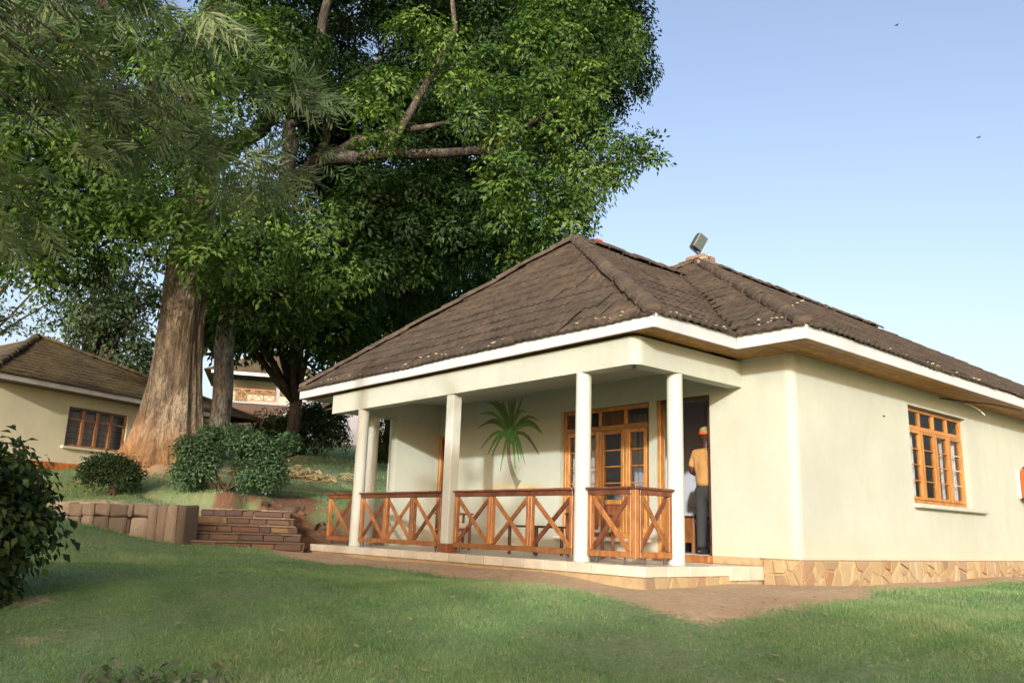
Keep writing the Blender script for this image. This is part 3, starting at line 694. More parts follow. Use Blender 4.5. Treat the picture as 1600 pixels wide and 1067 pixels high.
b = MB(); b.beam(cF-Z_*.235-X_*.155, cF-Z_*.235+X_*.155, .05, .012, Y_); b.beam(cF-Z_*.235-X_*.156, cF-X_*.156, .05, .012, Y_); b.beam(cF-Z_*.235+X_*.156, cF+X_*.156, .05, .012, Y_); b.build('bracket', M['metal_dk'], FLT)
# painted palm on the porch wall
PM = root('palm_mural', (UW-.004, 11.3, 1.1), 'green palm tree painted on the cream porch wall between pillar and window', 'mural')
TIPS = [(12.06, 2.7), (11.95, 2.75), (11.8, 2.85), (11.57, 2.79), (11.39, 2.77), (11.3, 2.86), (11.21, 2.68), (11.01, 2.67), (10.92, 2.39), (10.58, 2.21), (10.58, 2.1), (10.51, 2.02), (10.47, 1.97), (10.55, 1.63), (10.9, 1.47), (11.06, 1.51), (10.99, 1.56), (11.16, 1.42), (11.56, 1.38), (11.81, 1.65), (11.93, 1.69), (12.16, 1.79), (12.26, 2.19), (12.11, 2.24), (12.22, 2.45)]
def flat(name, pts2, mat, lay):
    x = UW-.0015-.0016*lay; n = len(pts2)
    MB().add([(x, a, b_) for a, b_ in pts2]+[(UW+.002, a, b_) for a, b_ in pts2], [tuple(range(n))]+[(i, i+n, (i+1) % n+n, (i+1) % n) for i in range(n)]).build(name, mat, PM)
def ribbon(c, wds):
    L_, R_ = [], []
    for i, p in enumerate(c):
        q0, q1 = c[max(i-1, 0)], c[min(i+1, len(c)-1)]; d = Vector((q1[0]-q0[0], q1[1]-q0[1])).normalized(); n = Vector((-d.y, d.x))*wds[i]
        L_.append((p[0]+n.x, p[1]+n.y)); R_.append((p[0]-n.x, p[1]-n.y))
    return L_+R_[::-1]
flat('mound', [(12.1, 1.08), (11.8, 1.14), (11.48, 1.165), (11.0, 1.16), (10.7, 1.13), (10.34, 1.07), (10.9, 1.06)], M['mural_y'], 0)
flat('trunk', ribbon([(11.30, 2.1), (11.33, 1.95), (11.36, 1.79), (11.33, 1.57), (11.24, 1.35), (11.12, 1.18), (11.05, 1.12)], [.03, .04, .045, .045, .05, .06, .10]), M['mural_t'], 1)
for i, (a, b_) in enumerate(TIPS):
    c0 = Vector((11.31, 2.04)); t = Vector((a, min(b_, 2.66))); d = t-c0
    c0 = c0+d*.05; lf = max(0, .18-.0*d.y); cur = []
    for k in range(6):
        s_ = k/5; p = c0+(t-c0)*s_; p = p+Vector((0, lf*math.sin(PI*s_)*(.9 if abs(d.x) > .35 or d.y < 0 else .15))); cur.append((p.x, p.y))
    flat('leaf', ribbon(cur, [.02, .030, .030, .026, .017, .004]), M['mural_d' if (d.y > .15 or d.x < -.5) and i % 4 else 'mural_g'], 2+i % 7)  # upper leaves mostly darker olive: beam shadow put into their paint
flat('leaf_heart', [(11.31+.16*math.cos(t)*(1+.2*math.sin(5*t)), 2.0+.13*math.sin(t)*(1+.2*math.cos(4*t))) for t in [k*PI/9 for k in range(18)]], M['mural_g'], 10)
# orange wall case at the right edge
OC = root('wall_case', (17.6, VC-.13, 1.15), 'bright orange case with black straps hung on the cream wall', 'equipment case')
MB().span((17.33, VC-.035, 1.22), (17.95, VC-.001, 1.74), .008).build('backboard', M['white_pl'], OC)
b = MB()
oc = [(17.37, -.06), (17.35, -.14), (17.41, -.22), (17.6, -.26), (17.78, -.26), (17.9, -.2), (17.93, -.1), (17.9, -.06)]
vs = []; fs = []; n = len(oc)
for zz, s_ in ((1.20, .86), (1.24, .98), (1.4, 1.0), (1.62, 1.0), (1.70, .96), (1.76, .8)): vs += [(17.66+(x-17.66)*s_, VC-.037+(y+.04)*s_, zz) for x, y in oc]
for j in range(5):
    for i in range(n): fs.append((j*n+i, j*n+(i+1) % n, (j+1)*n+(i+1) % n, (j+1)*n+i))
fs += [tuple(range(n))[::-1], tuple(range(5*n, 6*n))]; b.add(vs, fs).build('shell', M['orange'], OC)
b = MB(); b.tube([(17.66+(x-17.66)*1.03, VC-.037+(y+.04)*1.03, 1.21) for x, y in oc], [.022]*n, 6); b.build('base_rim', M['black'], OC)
MB().tube([(17.55, VC-.05, 1.80), (17.47, VC-.19, 1.74), (17.44, VC-.235, 1.6), (17.47, VC-.25, 1.45), (17.52, VC-.27, 1.32), (17.56, VC-.27, 1.25)], [.012]*6, 6).build('strap', M['black'], OC, True)
MB().tube([(17.55, VC-.05, 1.76), (17.6, VC-.08, 1.83), (17.7, VC-.08, 1.83), (17.75, VC-.05, 1.76)], [.01]*4, 6).build('carry_handle', M['metal_dk'], OC, True)
# ------------------------------------------------------------------ porch furniture
def armchair(x, y, rz, label):
    t = root('armchair', (x, y, 0), label, 'armchair', 'wooden armchairs on the porch'); R = Matrix.Rotation(rz, 3, 'Z'); A = tuple(R.col[i].copy() for i in range(3)); o = Vector((x, y, 0))
    def bx(nm, c, s, mt, ch=.006): return MB().cbox(o+R @ Vector(c), s, ch, A).build(nm, mt, t)
    for sx in (-.26, .26):
        bx('leg', (sx, -.24, .21), (.045, .045, .42), M['wood_dark']); bx('leg', (sx, .24, .39), (.045, .045, .78), M['wood_dark']); bx('armrest', (sx, 0, .60), (.06, .58, .03), M['wood_dark']); bx('arm_post', (sx, -.24, .505), (.04, .04, .17), M['wood_dark'])
    bx('seat_frame', (0, 0, .33), (.47, .52, .05), M['wood_dark']); bx('cushion', (0, -.01, .40), (.46, .48, .09), M['cushion'], .03)
    for k in range(4): bx('back_slat', (-.165+.11*k, .24, .58), (.06, .018, .36), M['wood_dark'])
    bx('back_rail', (0, .24, .78), (.475, .04, .05), M['wood_dark'])
armchair(8.95, 11.9, rad(65), 'wooden porch armchair with pale cushion beside the square pillar'); armchair(8.9, 8.55, rad(115), 'wooden porch armchair with pale cushion in front of the glazed window')
t = root('side_table', (8.75, 9.55, 0), 'low dark wooden table between the porch armchairs', 'table')
MB().span((8.45, 9.2, .40), (9.05, 9.9, .43), .008).build('table_top', M['wood_brown'], t)
for a in (8.49, 9.01):
    for c in (9.25, 9.85): MB().span((a-.02, c-.02, 0), (a+.02, c+.02, .399), .004).build('leg', M['wood_brown'], t)
t = root('desk', (10.75, 8.2, .1), 'orange wooden desk with crossed end frame inside the open door', 'desk')
MB().span((10.45, 7.9, .62), (11.3, 8.6, .65), .006).build('desk_top', M['wood_brown'], t)
MB().span((10.47, 7.93, .25), (10.50, 8.57, .615), .004).build('front_panel', M['wood'], t)
for a in (10.5, 11.25):
    for c in (7.95, 8.55): MB().span((a-.022, c-.022, .1), (a+.022, c+.022, .619), .004).build('leg', M['wood'], t)
t = root('cross_chair', (10.9, 8.75, .1), 'dark chair with crossed back frame beside the indoor desk', 'chair')
for c in (8.1, 8.55): MB().span((10.78, c+.43, .1), (10.82, c+.47, 1.05), .004).build('leg', M['wood_brown'], t); MB().span((11.2, c+.43, .1), (11.24, c+.47, .53), .004).build('leg', M['wood_brown'], t)
MB().span((10.76, 8.52, .531), (11.26, 9.03, .57), .006).build('seat', M['wood_brown'], t); MB().span((10.775, 8.52, 1.051), (10.825, 9.03, 1.10), .006).build('top_rail', M['wood'], t)
for q in ((8.57, 8.98), (8.98, 8.57)): MB().beam((10.8+(.01 if q[0] > 8.7 else -.01), q[0], .60), (10.8+(.01 if q[0] > 8.7 else -.01), q[1], 1.04), .018, .03, (1, 0, 0)).build('cross_bar', M['wood_brown'], t)
# ------------------------------------------------------------------ person in the doorway
PX = Vector((10.06, 7.36, .10)); RP = Matrix.Rotation(rad(8), 3, 'Z')
PER = root('person', PX, 'person seen from behind in mustard polo shirt and dark trousers in the open doorway', 'person')
def skin(name, nodes, edges, mat, parent, sub=2, root_i=0):
    me = bpy.data.meshes.new(name); me.from_pydata([tuple(RP @ Vector(n[:3])) for n in nodes], edges, []); me.materials.append(mat)
    o = add(name, me, parent, PX); md = o.modifiers.new('skin', 'SKIN'); md.use_smooth_shade = True
    sv = me.skin_vertices[0].data
    for i, n in enumerate(nodes): sv[i].radius = (n[3], n[4] if len(n) > 4 else n[3]); sv[i].use_root = (i == root_i)
    s2 = o.modifiers.new('sub', 'SUBSURF'); s2.levels = s2.render_levels = sub; return o
hd = 1.0
nodes = [(0, 0, .96, .12), (0, 0, 1.12, .12), (0, 0, 1.30, .135), (0, 0, 1.46, .075), (.005, 0, 1.54, .055), (.015, 0, 1.62, .078), (.015, 0, 1.70, .095), (.0, 0, 1.78, .080),
 (0, .17, 1.42, .062), (-.03, .24, 1.16, .047), (.17, .20, 1.13, .032), (.26, .17, 1.14, .034), (0, -.17, 1.42, .062), (.0, -.22, 1.14, .045), (.06, -.21, .90, .030), (.08, -.20, .80, .034),
 (0, .09, .86, .088), (.01, .10, .50, .058), (-.01, .10, .10, .042), (.14, .11, .045, .036), (0, -.09, .86, .088), (.03, -.10, .50, .058), (.03, -.10, .10, .042), (.18, -.11, .045, .036), (.115, 0, 1.665, .018), (.01, .098, 1.67, .018), (.01, -.098, 1.67, .018)]
edges = [(0, 1), (1, 2), (2, 3), (3, 4), (4, 5), (5, 6), (6, 7), (2, 8), (8, 9), (9, 10), (10, 11), (2, 12), (12, 13), (13, 14), (14, 15), (0, 16), (16, 17), (17, 18), (18, 19), (0, 20), (20, 21), (21, 22), (22, 23), (6, 24), (6, 25), (6, 26)]
for hi, dx, dz in ((11, 1, .1), (15, .15, -1)):
    bx_, by_, bz_ = nodes[hi][:3]
    for q in range(5):
        oy = (-.03+.017*q) if q < 4 else .038; ln = (.075, .085, .08, .065, .05)[q]; i0 = len(nodes)
        nodes.append((bx_+dx*.03, by_+oy*.8, bz_+dz*.03, .009)); nodes.append((bx_+dx*(.03+ln*.55), by_+oy, bz_+dz*(.03+ln*.55)-.008, .008)); nodes.append((bx_+dx*(.03+ln*.9)+.012*(1-dx), by_+oy*1.05, bz_+dz*(.03+ln*.9)-.022*dx, .0065))
        edges += [(hi, i0), (i0, i0+1), (i0+1, i0+2)]
body = skin('body', nodes, edges, M['skin'], PER)
skin('polo_shirt', [(0, 0, .93, .155), (0, 0, 1.0, .152), (0, 0, 1.15, .150), (0, 0, 1.32, .162), (0, 0, 1.47, .092), (0, 0, 1.51, .072), (0, .175, 1.425, .082), (-.012, .215, 1.28, .072), (-.02, .225, 1.21, .068), (0, -.175, 1.425, .082), (0, -.205, 1.28, .072), (0, -.215, 1.21, .068)],
 [(0, 1), (1, 2), (2, 3), (3, 4), (4, 5), (3, 6), (6, 7), (7, 8), (3, 9), (9, 10), (10, 11)], M['shirt'], PER, root_i=2)
skin('trousers', [(0, 0, .99, .145), (0, 0, .92, .145), (0, .09, .84, .108), (.01, .10, .50, .082), (-.01, .10, .14, .070), (-.01, .10, .085, .070), (0, -.09, .84, .108), (.03, -.10, .50, .082), (.03, -.10, .14, .070), (.03, -.10, .085, .070)],
 [(0, 1), (1, 2), (2, 3), (3, 4), (4, 5), (1, 6), (6, 7), (7, 8), (8, 9)], M['trouser'], PER, root_i=1)
for sx, sy in ((-.01, .10), (.03, -.10)):
    c = PX+RP @ Vector((sx+.05, sy, .04)); b = MB(); b.sphere(c, .075, 12, 8, (2.0, .75, .62)); b.build('shoe', M['black'], PER, True)
b = MB(); c = PX+RP @ Vector((.0, 0, 1.745)); b.sphere(c, .100, 16, 10, (1.04, .94, .72)); b.build('cap', M['cap'], PER, True)
b = MB(); b.tube([c+Vector((0, 0, -.05)), c+Vector((0, 0, -.018))], [.099, .102], 20); b.build('cap_band', M['orange'], PER)
for q in (.035, -.035): MB().sphere(PX+RP @ Vector((.10, q, 1.70)), .012, 8, 5).build('eye', M['white_pl'], PER, True)
# ------------------------------------------------------------------ steps and retaining wall
STP = root('stone_steps', (5.95, 14.9, -.15), 'flight of five low brown stone steps rising to the upper lawn', 'steps')
a_ = Vector((5.42, 14.62, 0)); b_ = Vector((6.86, 13.90, 0)); ex = (b_-a_).normalized(); ey = Vector((-ex.y, ex.x, 0))
zs0 = -.12
for k in range(5):
    z0 = zs0+.14*k; ofs = .30*k; L_ = (b_-a_).length+.30-.07*k; UPZ = Vector((0, 0, 1))
    MB().cbox(a_+ex*(L_/2)+ey*(ofs+.9)+Vector((0, 0, z0-.03)), (L_-.02, 1.74, .27), .01, (ex, ey, UPZ)).build('step_core', M['mortar'], STP)
    x = 0
    while x < L_-.03:
        wd_ = min(rnd.uniform(.18, .55), L_-x)
        if wd_ > .05: MB().cbox(a_+ex*(x+wd_/2)+ey*(ofs+.10+rnd.uniform(-.012, .012))+Vector((0, 0, z0+.052)), (wd_-.008, .22, .108+rnd.uniform(-.008, .006)), .016, (ex, ey, UPZ), .010).build('stone', M['step'], STP)
        x += wd_
    x = 0
    while x < L_-.03:
        wd_ = min(rnd.uniform(.45, .8), L_-x)
        if wd_ > .05: MB().cbox(a_+ex*(x+wd_/2)+ey*(ofs+.13+rnd.uniform(-.006, .006))+Vector((0, 0, z0+.122+rnd.uniform(-.003, .003))), (wd_-.006, .31, .026), .008, (ex, ey, UPZ), .005).build('tread_slab', M['block'], STP)
        x += wd_
RB = root('rubble', (7.0, 14.6, 0), 'scatter of rough brown stones on the earth bank between steps and porch', 'stones')
for k in range(34):
    x = rnd.uniform(6.75, 8.8); y = float(wl_(x))+rnd.uniform(-.25, 1.2); r = rnd.uniform(.04, .12)
    MB().cbox((x, y, Gz(x, y)+r*.15), (r*2.2, r*1.6, r*1.1), r*.4, tuple(Euler((rnd.uniform(-.4, .4), rnd.uniform(-.4, .4), rnd.uniform(0, 3))).to_matrix().col[i].copy() for i in range(3))).build('stone', M['step'], RB)
# stones of the bank beside the steps
RW = root('retaining_wall', (4.7, 15.9, 0), 'low weathered stone retaining wall with a drain hole left of the steps', 'wall')
p0 = Vector((3.2, 18.0, 0)); pts = [Vector((3.2, 17.95, 0)), Vector((4.03, 16.85, 0)), Vector((5.14, 15.02, 0)), Vector((5.40, 14.60, 0))]
def seg_at(s_):
    for i in range(len(pts)-1):
        l = (pts[i+1]-pts[i]).length
        if s_ <= l or i == len(pts)-2: d = (pts[i+1]-pts[i])/l; return pts[i]+d*s_, d
        s_ -= l
tot = sum((pts[i+1]-pts[i]).length for i in range(3)); s_ = 0; drain = tot-1.16
while s_ < tot-.02:
    big = s_ > tot-.80; wd_ = min(rnd.uniform(.20, .30) if big else rnd.uniform(.26, .42), tot-s_)
    if s_ < drain < s_+wd_ and not big: wd_ = max(.1, drain-s_)
    p, d = seg_at(s_+wd_/2); n = Vector((d.y, -d.x, 0)); isd_ = abs(s_-drain) < .02
    if isd_: wd_ = .24; p, d = seg_at(s_+wd_/2)
    zb = Gz(p.x-.3*abs(n.x), p.y-.5)-.12; top = .585+rnd.uniform(-.012, .012)
    if isd_:
        MB().cbox((p.x+.06, p.y+.06, top-.06), (wd_+.18, .36, .12), .02, (d, n, Vector((0, 0, 1)))).build('lintel', M['block'], RW)
        MB().cbox((p.x+.13, p.y+.1, (zb+top)/2), (wd_, .10, top-zb-.1), .005, (d, n, Vector((0, 0, 1)))).build('drain_hole', M['hole'], RW)
    else:
        rows = [(zb, top)] if big or s_ < .001 else [(zb, top-.2-rnd.uniform(0, .06)), None]
        if rows[-1] is None: rows[-1] = (rows[0][1]+.012, top)
        for za, zc in rows: MB().cbox((p.x, p.y, (za+zc)/2), (wd_-.014, .30+rnd.uniform(0, .03)+(.06 if big else 0), zc-za), .03, (d, n, Vector((0, 0, 1))), .018).build('stone_block', M['block'], RW)
    s_ += wd_
# ------------------------------------------------------------------ house on the left, up the slope
LD = Vector((.906, .423, 0)); LN = Vector((-.423, .906, 0)); LO = Vector((3.84, 26.22, 0)); LZ = 3.98
HL = root('cottage', (7.5, 28.4, 1.8), 'pale yellow cottage with mossy tiled roof behind the giant buttressed trunk', 'house')
def LP(t, n, z): return LO+LD*t+LN*n+Vector((0, 0, z))
def lbox(nm, t0, t1, n0, n1, z0, z1, mat, parent, ch=.004, **k):
    return MB().cbox(LP((t0+t1)/2, (n0+n1)/2, (z0+z1)/2), (t1-t0, n1-n0, z1-z0), ch, (LD, LN, Vector((0, 0, 1)))).build(nm, mat, parent, **k)
w0, w1, wz0, wz1 = 2.95, 5.15, 2.42, 3.62
po = M['plaster_old']
for t0, t1, z0, z1 in ((.5, w0, 1.55, 3.98), (w0, w1, 1.55, wz0), (w0, w1, wz1, 3.98), (w1, 8.1, 1.55, 3.98)): lbox('wall', t0, t1, .6, .8, z0, z1, po, HL, .001)
lbox('wall', 8.1, 10.4, 1.3, 1.5, 1.3, 3.9, M['white_wall'], HL, .001); lbox('wall', .5, .7, .801, 8, 1.5, 3.98, po, HL, .001); lbox('wall', 10.2, 10.4, 1.501, 8, 1.5, 3.9, M['white_wall'], HL, .001)
lbox('wall', 8.0, 8.1, .801, 1.5, 1.3, 3.95, po, HL, .001)
plo = lbox("stone_plinth", .45, 8.15, .52, .598, 1.1, 1.90, M['plinth_old'], HL, .01)
stones('stone', plo, LP(.45, .52, 1.36), tuple(LD), (0, 0, 1), tuple(-LN), 4.8, .52, 60, M['plinth_old'], .03, 14)
WL_ = add('window', None, HL, LP(4.0, .7, wz0))
for a, b, c, d_ in ((w0, w0+.07, wz0, wz1), (w1-.07, w1, wz0, wz1), (w0+.07, w1-.07, wz0, wz0+.07), (w0+.07, w1-.07, wz1-.07, wz1), (w0+.07, w1-.07, wz1-.40, wz1-.33)): lbox('window_frame', a, b, .66, .73, c, d_, M['wood'] if c < wz1-.2 else M['wood_brown'], WL_)
n_ = 4; cw = (w1-w0-.14)/n_
for k in range(n_):
    a = w0+.07+cw*k
    if k: lbox('mullion', a-.05, a+.05, .65, .73, wz0+.07, wz1-.07, M['wood'], WL_)
    lbox('pane', a+.05, a+cw-.05, .70, .704, wz0+.075, wz1-.405, M['glass'], WL_, .001); lbox('pane', a+.05, a+cw-.05, .70, .704, wz1-.32, wz1-.075, M['glass'], WL_, .001)
    for q in range(1, 4): lbox('glazing_bar', a+.05, a+cw-.05, .68, .699, wz0+.07+q*.18, wz0+.085+q*.18, M['wood_brown'], WL_)
lbox('window_sill', w0-.1, w1+.1, .50, .66, wz0-.08, wz0-.005, po, WL_)
q0 = LP(w0+.2, .95, 0); q1 = LP(w1-.1, .95, 0); curtain('curtain', M['curtain'], WL_, (q0.x, q0.y), (q1.x, q1.y), wz0-.1, wz1-.1, .05, .2)
lbox('room_wall', .8, 8, 1.6, 1.7, 1.4, 3.98, M['room'], HL)
for k in range(3): lbox('fascia_board', 0+2.7*k, 2.695+2.7*k, -.015, .015, LZ, LZ+.15, M['fascia_old'], HL)
lbox('fascia_board', 8.2, 10.75, .685, .715, LZ-.12, LZ+.03, M['fascia_old'], HL); lbox('fascia_board', 8.1, 8.13, .016, .7, LZ, LZ+.15, M['fascia_old'], HL)
lbox('soffit_board', 0, 8.1, .016, .6, LZ+.005, LZ+.02, M['wood_brown'], HL); lbox('soffit_board', 8.13, 10.7, .716, 1.3, LZ-.11, LZ-.095, M['wood_brown'], HL)
rl = add('roof', None, HL, LP(5, 3, LZ))
DK = MB(); AP = (3.95, 4.0, 6.23)
e0, e1 = LP(-.1, 0, LZ+.17), LP(10.85, 0, LZ+.17); ap = LP(AP[0], AP[1], AP[2]); bk0, bk1 = LP(-.1, 8, LZ+.17), LP(10.85, 8, LZ+.17)
DK.add([p-Vector((0, 0, .03)) for p in (e0, e1, ap, bk0, bk1)], [(0, 1, 2), (3, 0, 2), (1, 4, 2), (4, 3, 2)])
e2, e3, ap2, e4 = LP(-9, 4, LZ+.17), LP(1.2, 4, LZ+.17), LP(-2.0, 8.0, 7.1), LP(-9, 8.0, 7.1)
DK.add([e2, e3, ap2, e4], [(0, 1, 2, 3)]); DK.build('roof_deck', M['roof_old'], rl)
upv = (AP[1]*LN+Vector((0, 0, AP[2]-LZ-.17))); TL = upv.length
tiles(rl, e0, LD, upv, TL, 10.95, lambda t: (AP[0]+.1)*t/TL, lambda t: 10.95-(10.85-AP[0])*t/TL, lambda r, x: 0, mat='roof_old')
for (p, q) in ((e0, ap), (e1, ap)): caps(p, q, rl, cme_old)
# ------------------------------------------------------------------ lodge far up the hill
FD = Vector((.906, -.423, 0)); FN = Vector((.423, .906, 0)); FO = Vector((25.10, 54.5, 0))
LG = root('lodge', (25.1, 54.5, 7.2), 'white lodge with timber-railed terrace high on the slope', 'house')
def fbox(nm, x0, x1, n0, n1, z0, z1, mat, parent=LG, ch=.004, **k):
    return MB().cbox(FO+FD*((x0+x1)/2)+FN*((n0+n1)/2)+Vector((0, 0, (z0+z1)/2)), (x1-x0, n1-n0, z1-z0), ch, (FD, FN, Vector((0, 0, 1)))).build(nm, mat, parent, **k)
FZ = 8.40
fbox('wall', -3.9, -3.2, 0, .3, 6.4, 10.3, M['plaster']); fbox('wall', -3.199, 6, 2.4, 2.7, 6.4, 10.3, M['plaster_old']); fbox('terrace_slab', -3.1, 1.5, -.4, 2.4, FZ-.14, FZ, M['white_wall'])
fbox('brick_base', -3.0, 1.4, -.3, 2.3, 6.2, FZ-.141, M['brick_dark']); fbox('fascia_board', -4.4, 2.0, -.75, -.7, 10.15, 10.4, M['fascia_old'])
for x in (-.05, .75, 1.2): fbox('column', x, x+.26, -.25, 0, FZ+.001, 10.2, M['white_wall'])
def xrail(x0, x1, nb, n=-.3, z=FZ):
    r = add('railing', None, LG, FO+FD*((x0+x1)/2)+FN*n+Vector((0, 0, z)))
    fbox('top_rail', x0, x1, n-.04, n+.04, z+.83, z+.9, M['wood'], r); fbox('bottom_rail', x0, x1, n-.03, n+.03, z+.08, z+.15, M['wood'], r); b = (x1-x0)/nb
    for k in range(nb+1): fbox('post', x0+b*k-.04, x0+b*k+.04, n-.035, n+.035, z+.151, z+.829, M['wood'], r)
    for k in range(nb):
        for s_ in (0, 1):
            P_ = [FO+FD*(x0+b*k+.05)+FN*(n+.012*(1 if s_ else -1))+Vector((0, 0, z+(.17 if s_ else .81))), FO+FD*(x0+b*(k+1)-.05)+FN*(n+.012*(1 if s_ else -1))+Vector((0, 0, z+(.81 if s_ else .17)))]
            MB().beam(P_[0], P_[1], .02, .06).build('brace', M['wood'], r)
xrail(-3.05, -.1, 4); xrail(1.55, 2.25, 1, -.3, FZ-.1)
d = MB(); rr = [FO+FD*a+FN*b+Vector((0, 0, c)) for a, b, c in ((-4.9, -.8, 10.38), (3.0, -.8, 10.38), (3.0, 7, 10.38), (-4.9, 7, 10.38), (-1, 3, 12.6), (.5, 3, 12.6))]
d.add(rr, [(0, 1, 5, 4), (1, 2, 5), (2, 3, 4, 5), (3, 0, 4)]); d.build('roof', M['roof_old'], LG)
# stair parapets descending in front of the lodge
SW = root('stair_wall', (28, 50, 6), 'white sloping garden stair wall between lodge and hedges', 'wall')
def slope_wall(nm, a, b, za, zb, h, mat, cap=True):
    a = Vector(a); b = Vector(b); d = (b-a).normalized(); n = Vector((-d.y, d.x, 0))*.12
    vs = [];
    for p, z in ((a, za), (b, zb)): vs += [p+n+Vector((0, 0, z)), p-n+Vector((0, 0, z)), p-n+Vector((0, 0, z-h)), p+n+Vector((0, 0, z-h))]
    MB().add(vs, [(0, 1, 2, 3), (7, 6, 5, 4), (0, 4, 5, 1), (1, 5, 6, 2), (2, 6, 7, 3), (3, 7, 4, 0)]).build(nm, mat, SW)
slope_wall('parapet', (26.6, 53.4, 0), (29.5, 46.5, 0), 9.3, 6.9, 3.2, M['white_wall']); slope_wall('parapet', (26.4, 52.6, 0), (24.0, 50.6, 0), 8.2, 7.3, 1.2, M['plaster'])
slope_wall('parapet', (27.2, 43.0, 0), (30.5, 42.5, 0), 6.3, 7.4, 2.2, M['plaster'])
# ------------------------------------------------------------------ foliage engine
def unit(v): return v/np.maximum(np.linalg.norm(v, axis=-1, keepdims=True), 1e-9)
def leaves(name, pos, dr, nm, Ln, Wd, tint, mat, parent=None, fold=.18, curl=.12, **k):
    dr = unit(dr); sd_ = unit(np.cross(dr, nm)); nn = np.cross(sd_, dr); Ln = Ln[:, None]; Wd = Wd[:, None]
    a = pos; l = pos+dr*Ln*.45+sd_*Wd*.5+nn*Wd*fold; t = pos+dr*Ln-nn*Ln*curl; r = pos+dr*Ln*.45-sd_*Wd*.5+nn*Wd*fold
    V = np.stack([a, r, t, l], 1).reshape(-1, 3); Q = np.arange(len(V)).reshape(-1, 4); c = V.mean(0)
    me = np_mesh(name, V-c, Q, mat, np.repeat(tint, 4)); return add(name, me, parent, c, **k)
def crown_pts(clumps, rng, dens=26, per=22, spray=.32, flat_=.75, droop=.45, shell=.5, lsz=(.15, .22), asp=.42, tvar=.25, up=.8):
    P, D_, N_, T_ = [], [], [], []
    for cl_ in clumps:
        cx, cy, cz, r = cl_[:4]
        k = max(4, int(dens*r*r)); o = unit(rng.normal(size=(k, 3))); rr = r*(shell+(1.06-shell)*rng.random((k, 1))**.6)
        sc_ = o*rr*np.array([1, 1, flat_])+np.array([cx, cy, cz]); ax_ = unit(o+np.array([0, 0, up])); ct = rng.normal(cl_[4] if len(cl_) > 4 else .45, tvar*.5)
        q = unit(rng.normal(size=(k, per, 3))); q = q-ax_[:, None]*(q*ax_[:, None]).sum(-1, keepdims=True); q = unit(q)
        rad_ = rng.random((k, per, 1))**.6*spray
        p = sc_[:, None]+q*rad_+ax_[:, None]*rng.normal(0, .05, (k, per, 1))-np.array([0, 0, 1])*rad_*.35
        d = q+ax_[:, None]*.15+np.array([0, 0, -droop])+rng.normal(0, .3, (k, per, 3)); n = ax_[:, None]+rng.normal(0, .35, (k, per, 3))
        P.append(p.reshape(-1, 3)); D_.append(d.reshape(-1, 3)); N_.append(n.reshape(-1, 3))
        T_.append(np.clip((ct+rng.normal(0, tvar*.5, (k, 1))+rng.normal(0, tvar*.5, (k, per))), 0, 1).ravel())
    P, D_, N_, T_ = [np.concatenate(z) for z in (P, D_, N_, T_)]; L_ = rng.uniform(lsz[0], lsz[1], len(P))
    return P, D_, N_, L_, L_*asp*rng.uniform(.8, 1.2, len(P)), T_
def crown(name, clumps, mat, parent, seed, **k):
    P, D_, N_, L_, W_, T_ = crown_pts(clumps, np.random.default_rng(seed), **k); return leaves(name, P, D_, N_, L_, W_, T_, mat, parent)
def limbs(name, paths, mat, parent, n=10):
    b = MB()
    if name == 'branch' and len(paths) > 1:
        for q in paths: limbs(name, [q], mat, parent, n)
        return
    for pts_, r0, r1 in paths:
        # subdivide with wobble
        P_ = []; m_ = len(pts_)
        for i in range(m_-1):
            a, c = Vector(pts_[i]), Vector(pts_[i+1])
            for q in range(3): P_.append(a.lerp(c, q/3)+Vector((rnd.gauss(0, .04), rnd.gauss(0, .04), rnd.gauss(0, .04)))*(1 if (i or q) else 0)*min(1, r0*6))
        P_.append(Vector(pts_[-1])); rr = [r0+(r1-r0)*i/(len(P_)-1) for i in range(len(P_))]; b.tube(P_, rr, n)
    return b.build(name, mat, parent, True)
CL={}  # trailing tint, where given: front clumps painted sunlit, inner filler painted in shade
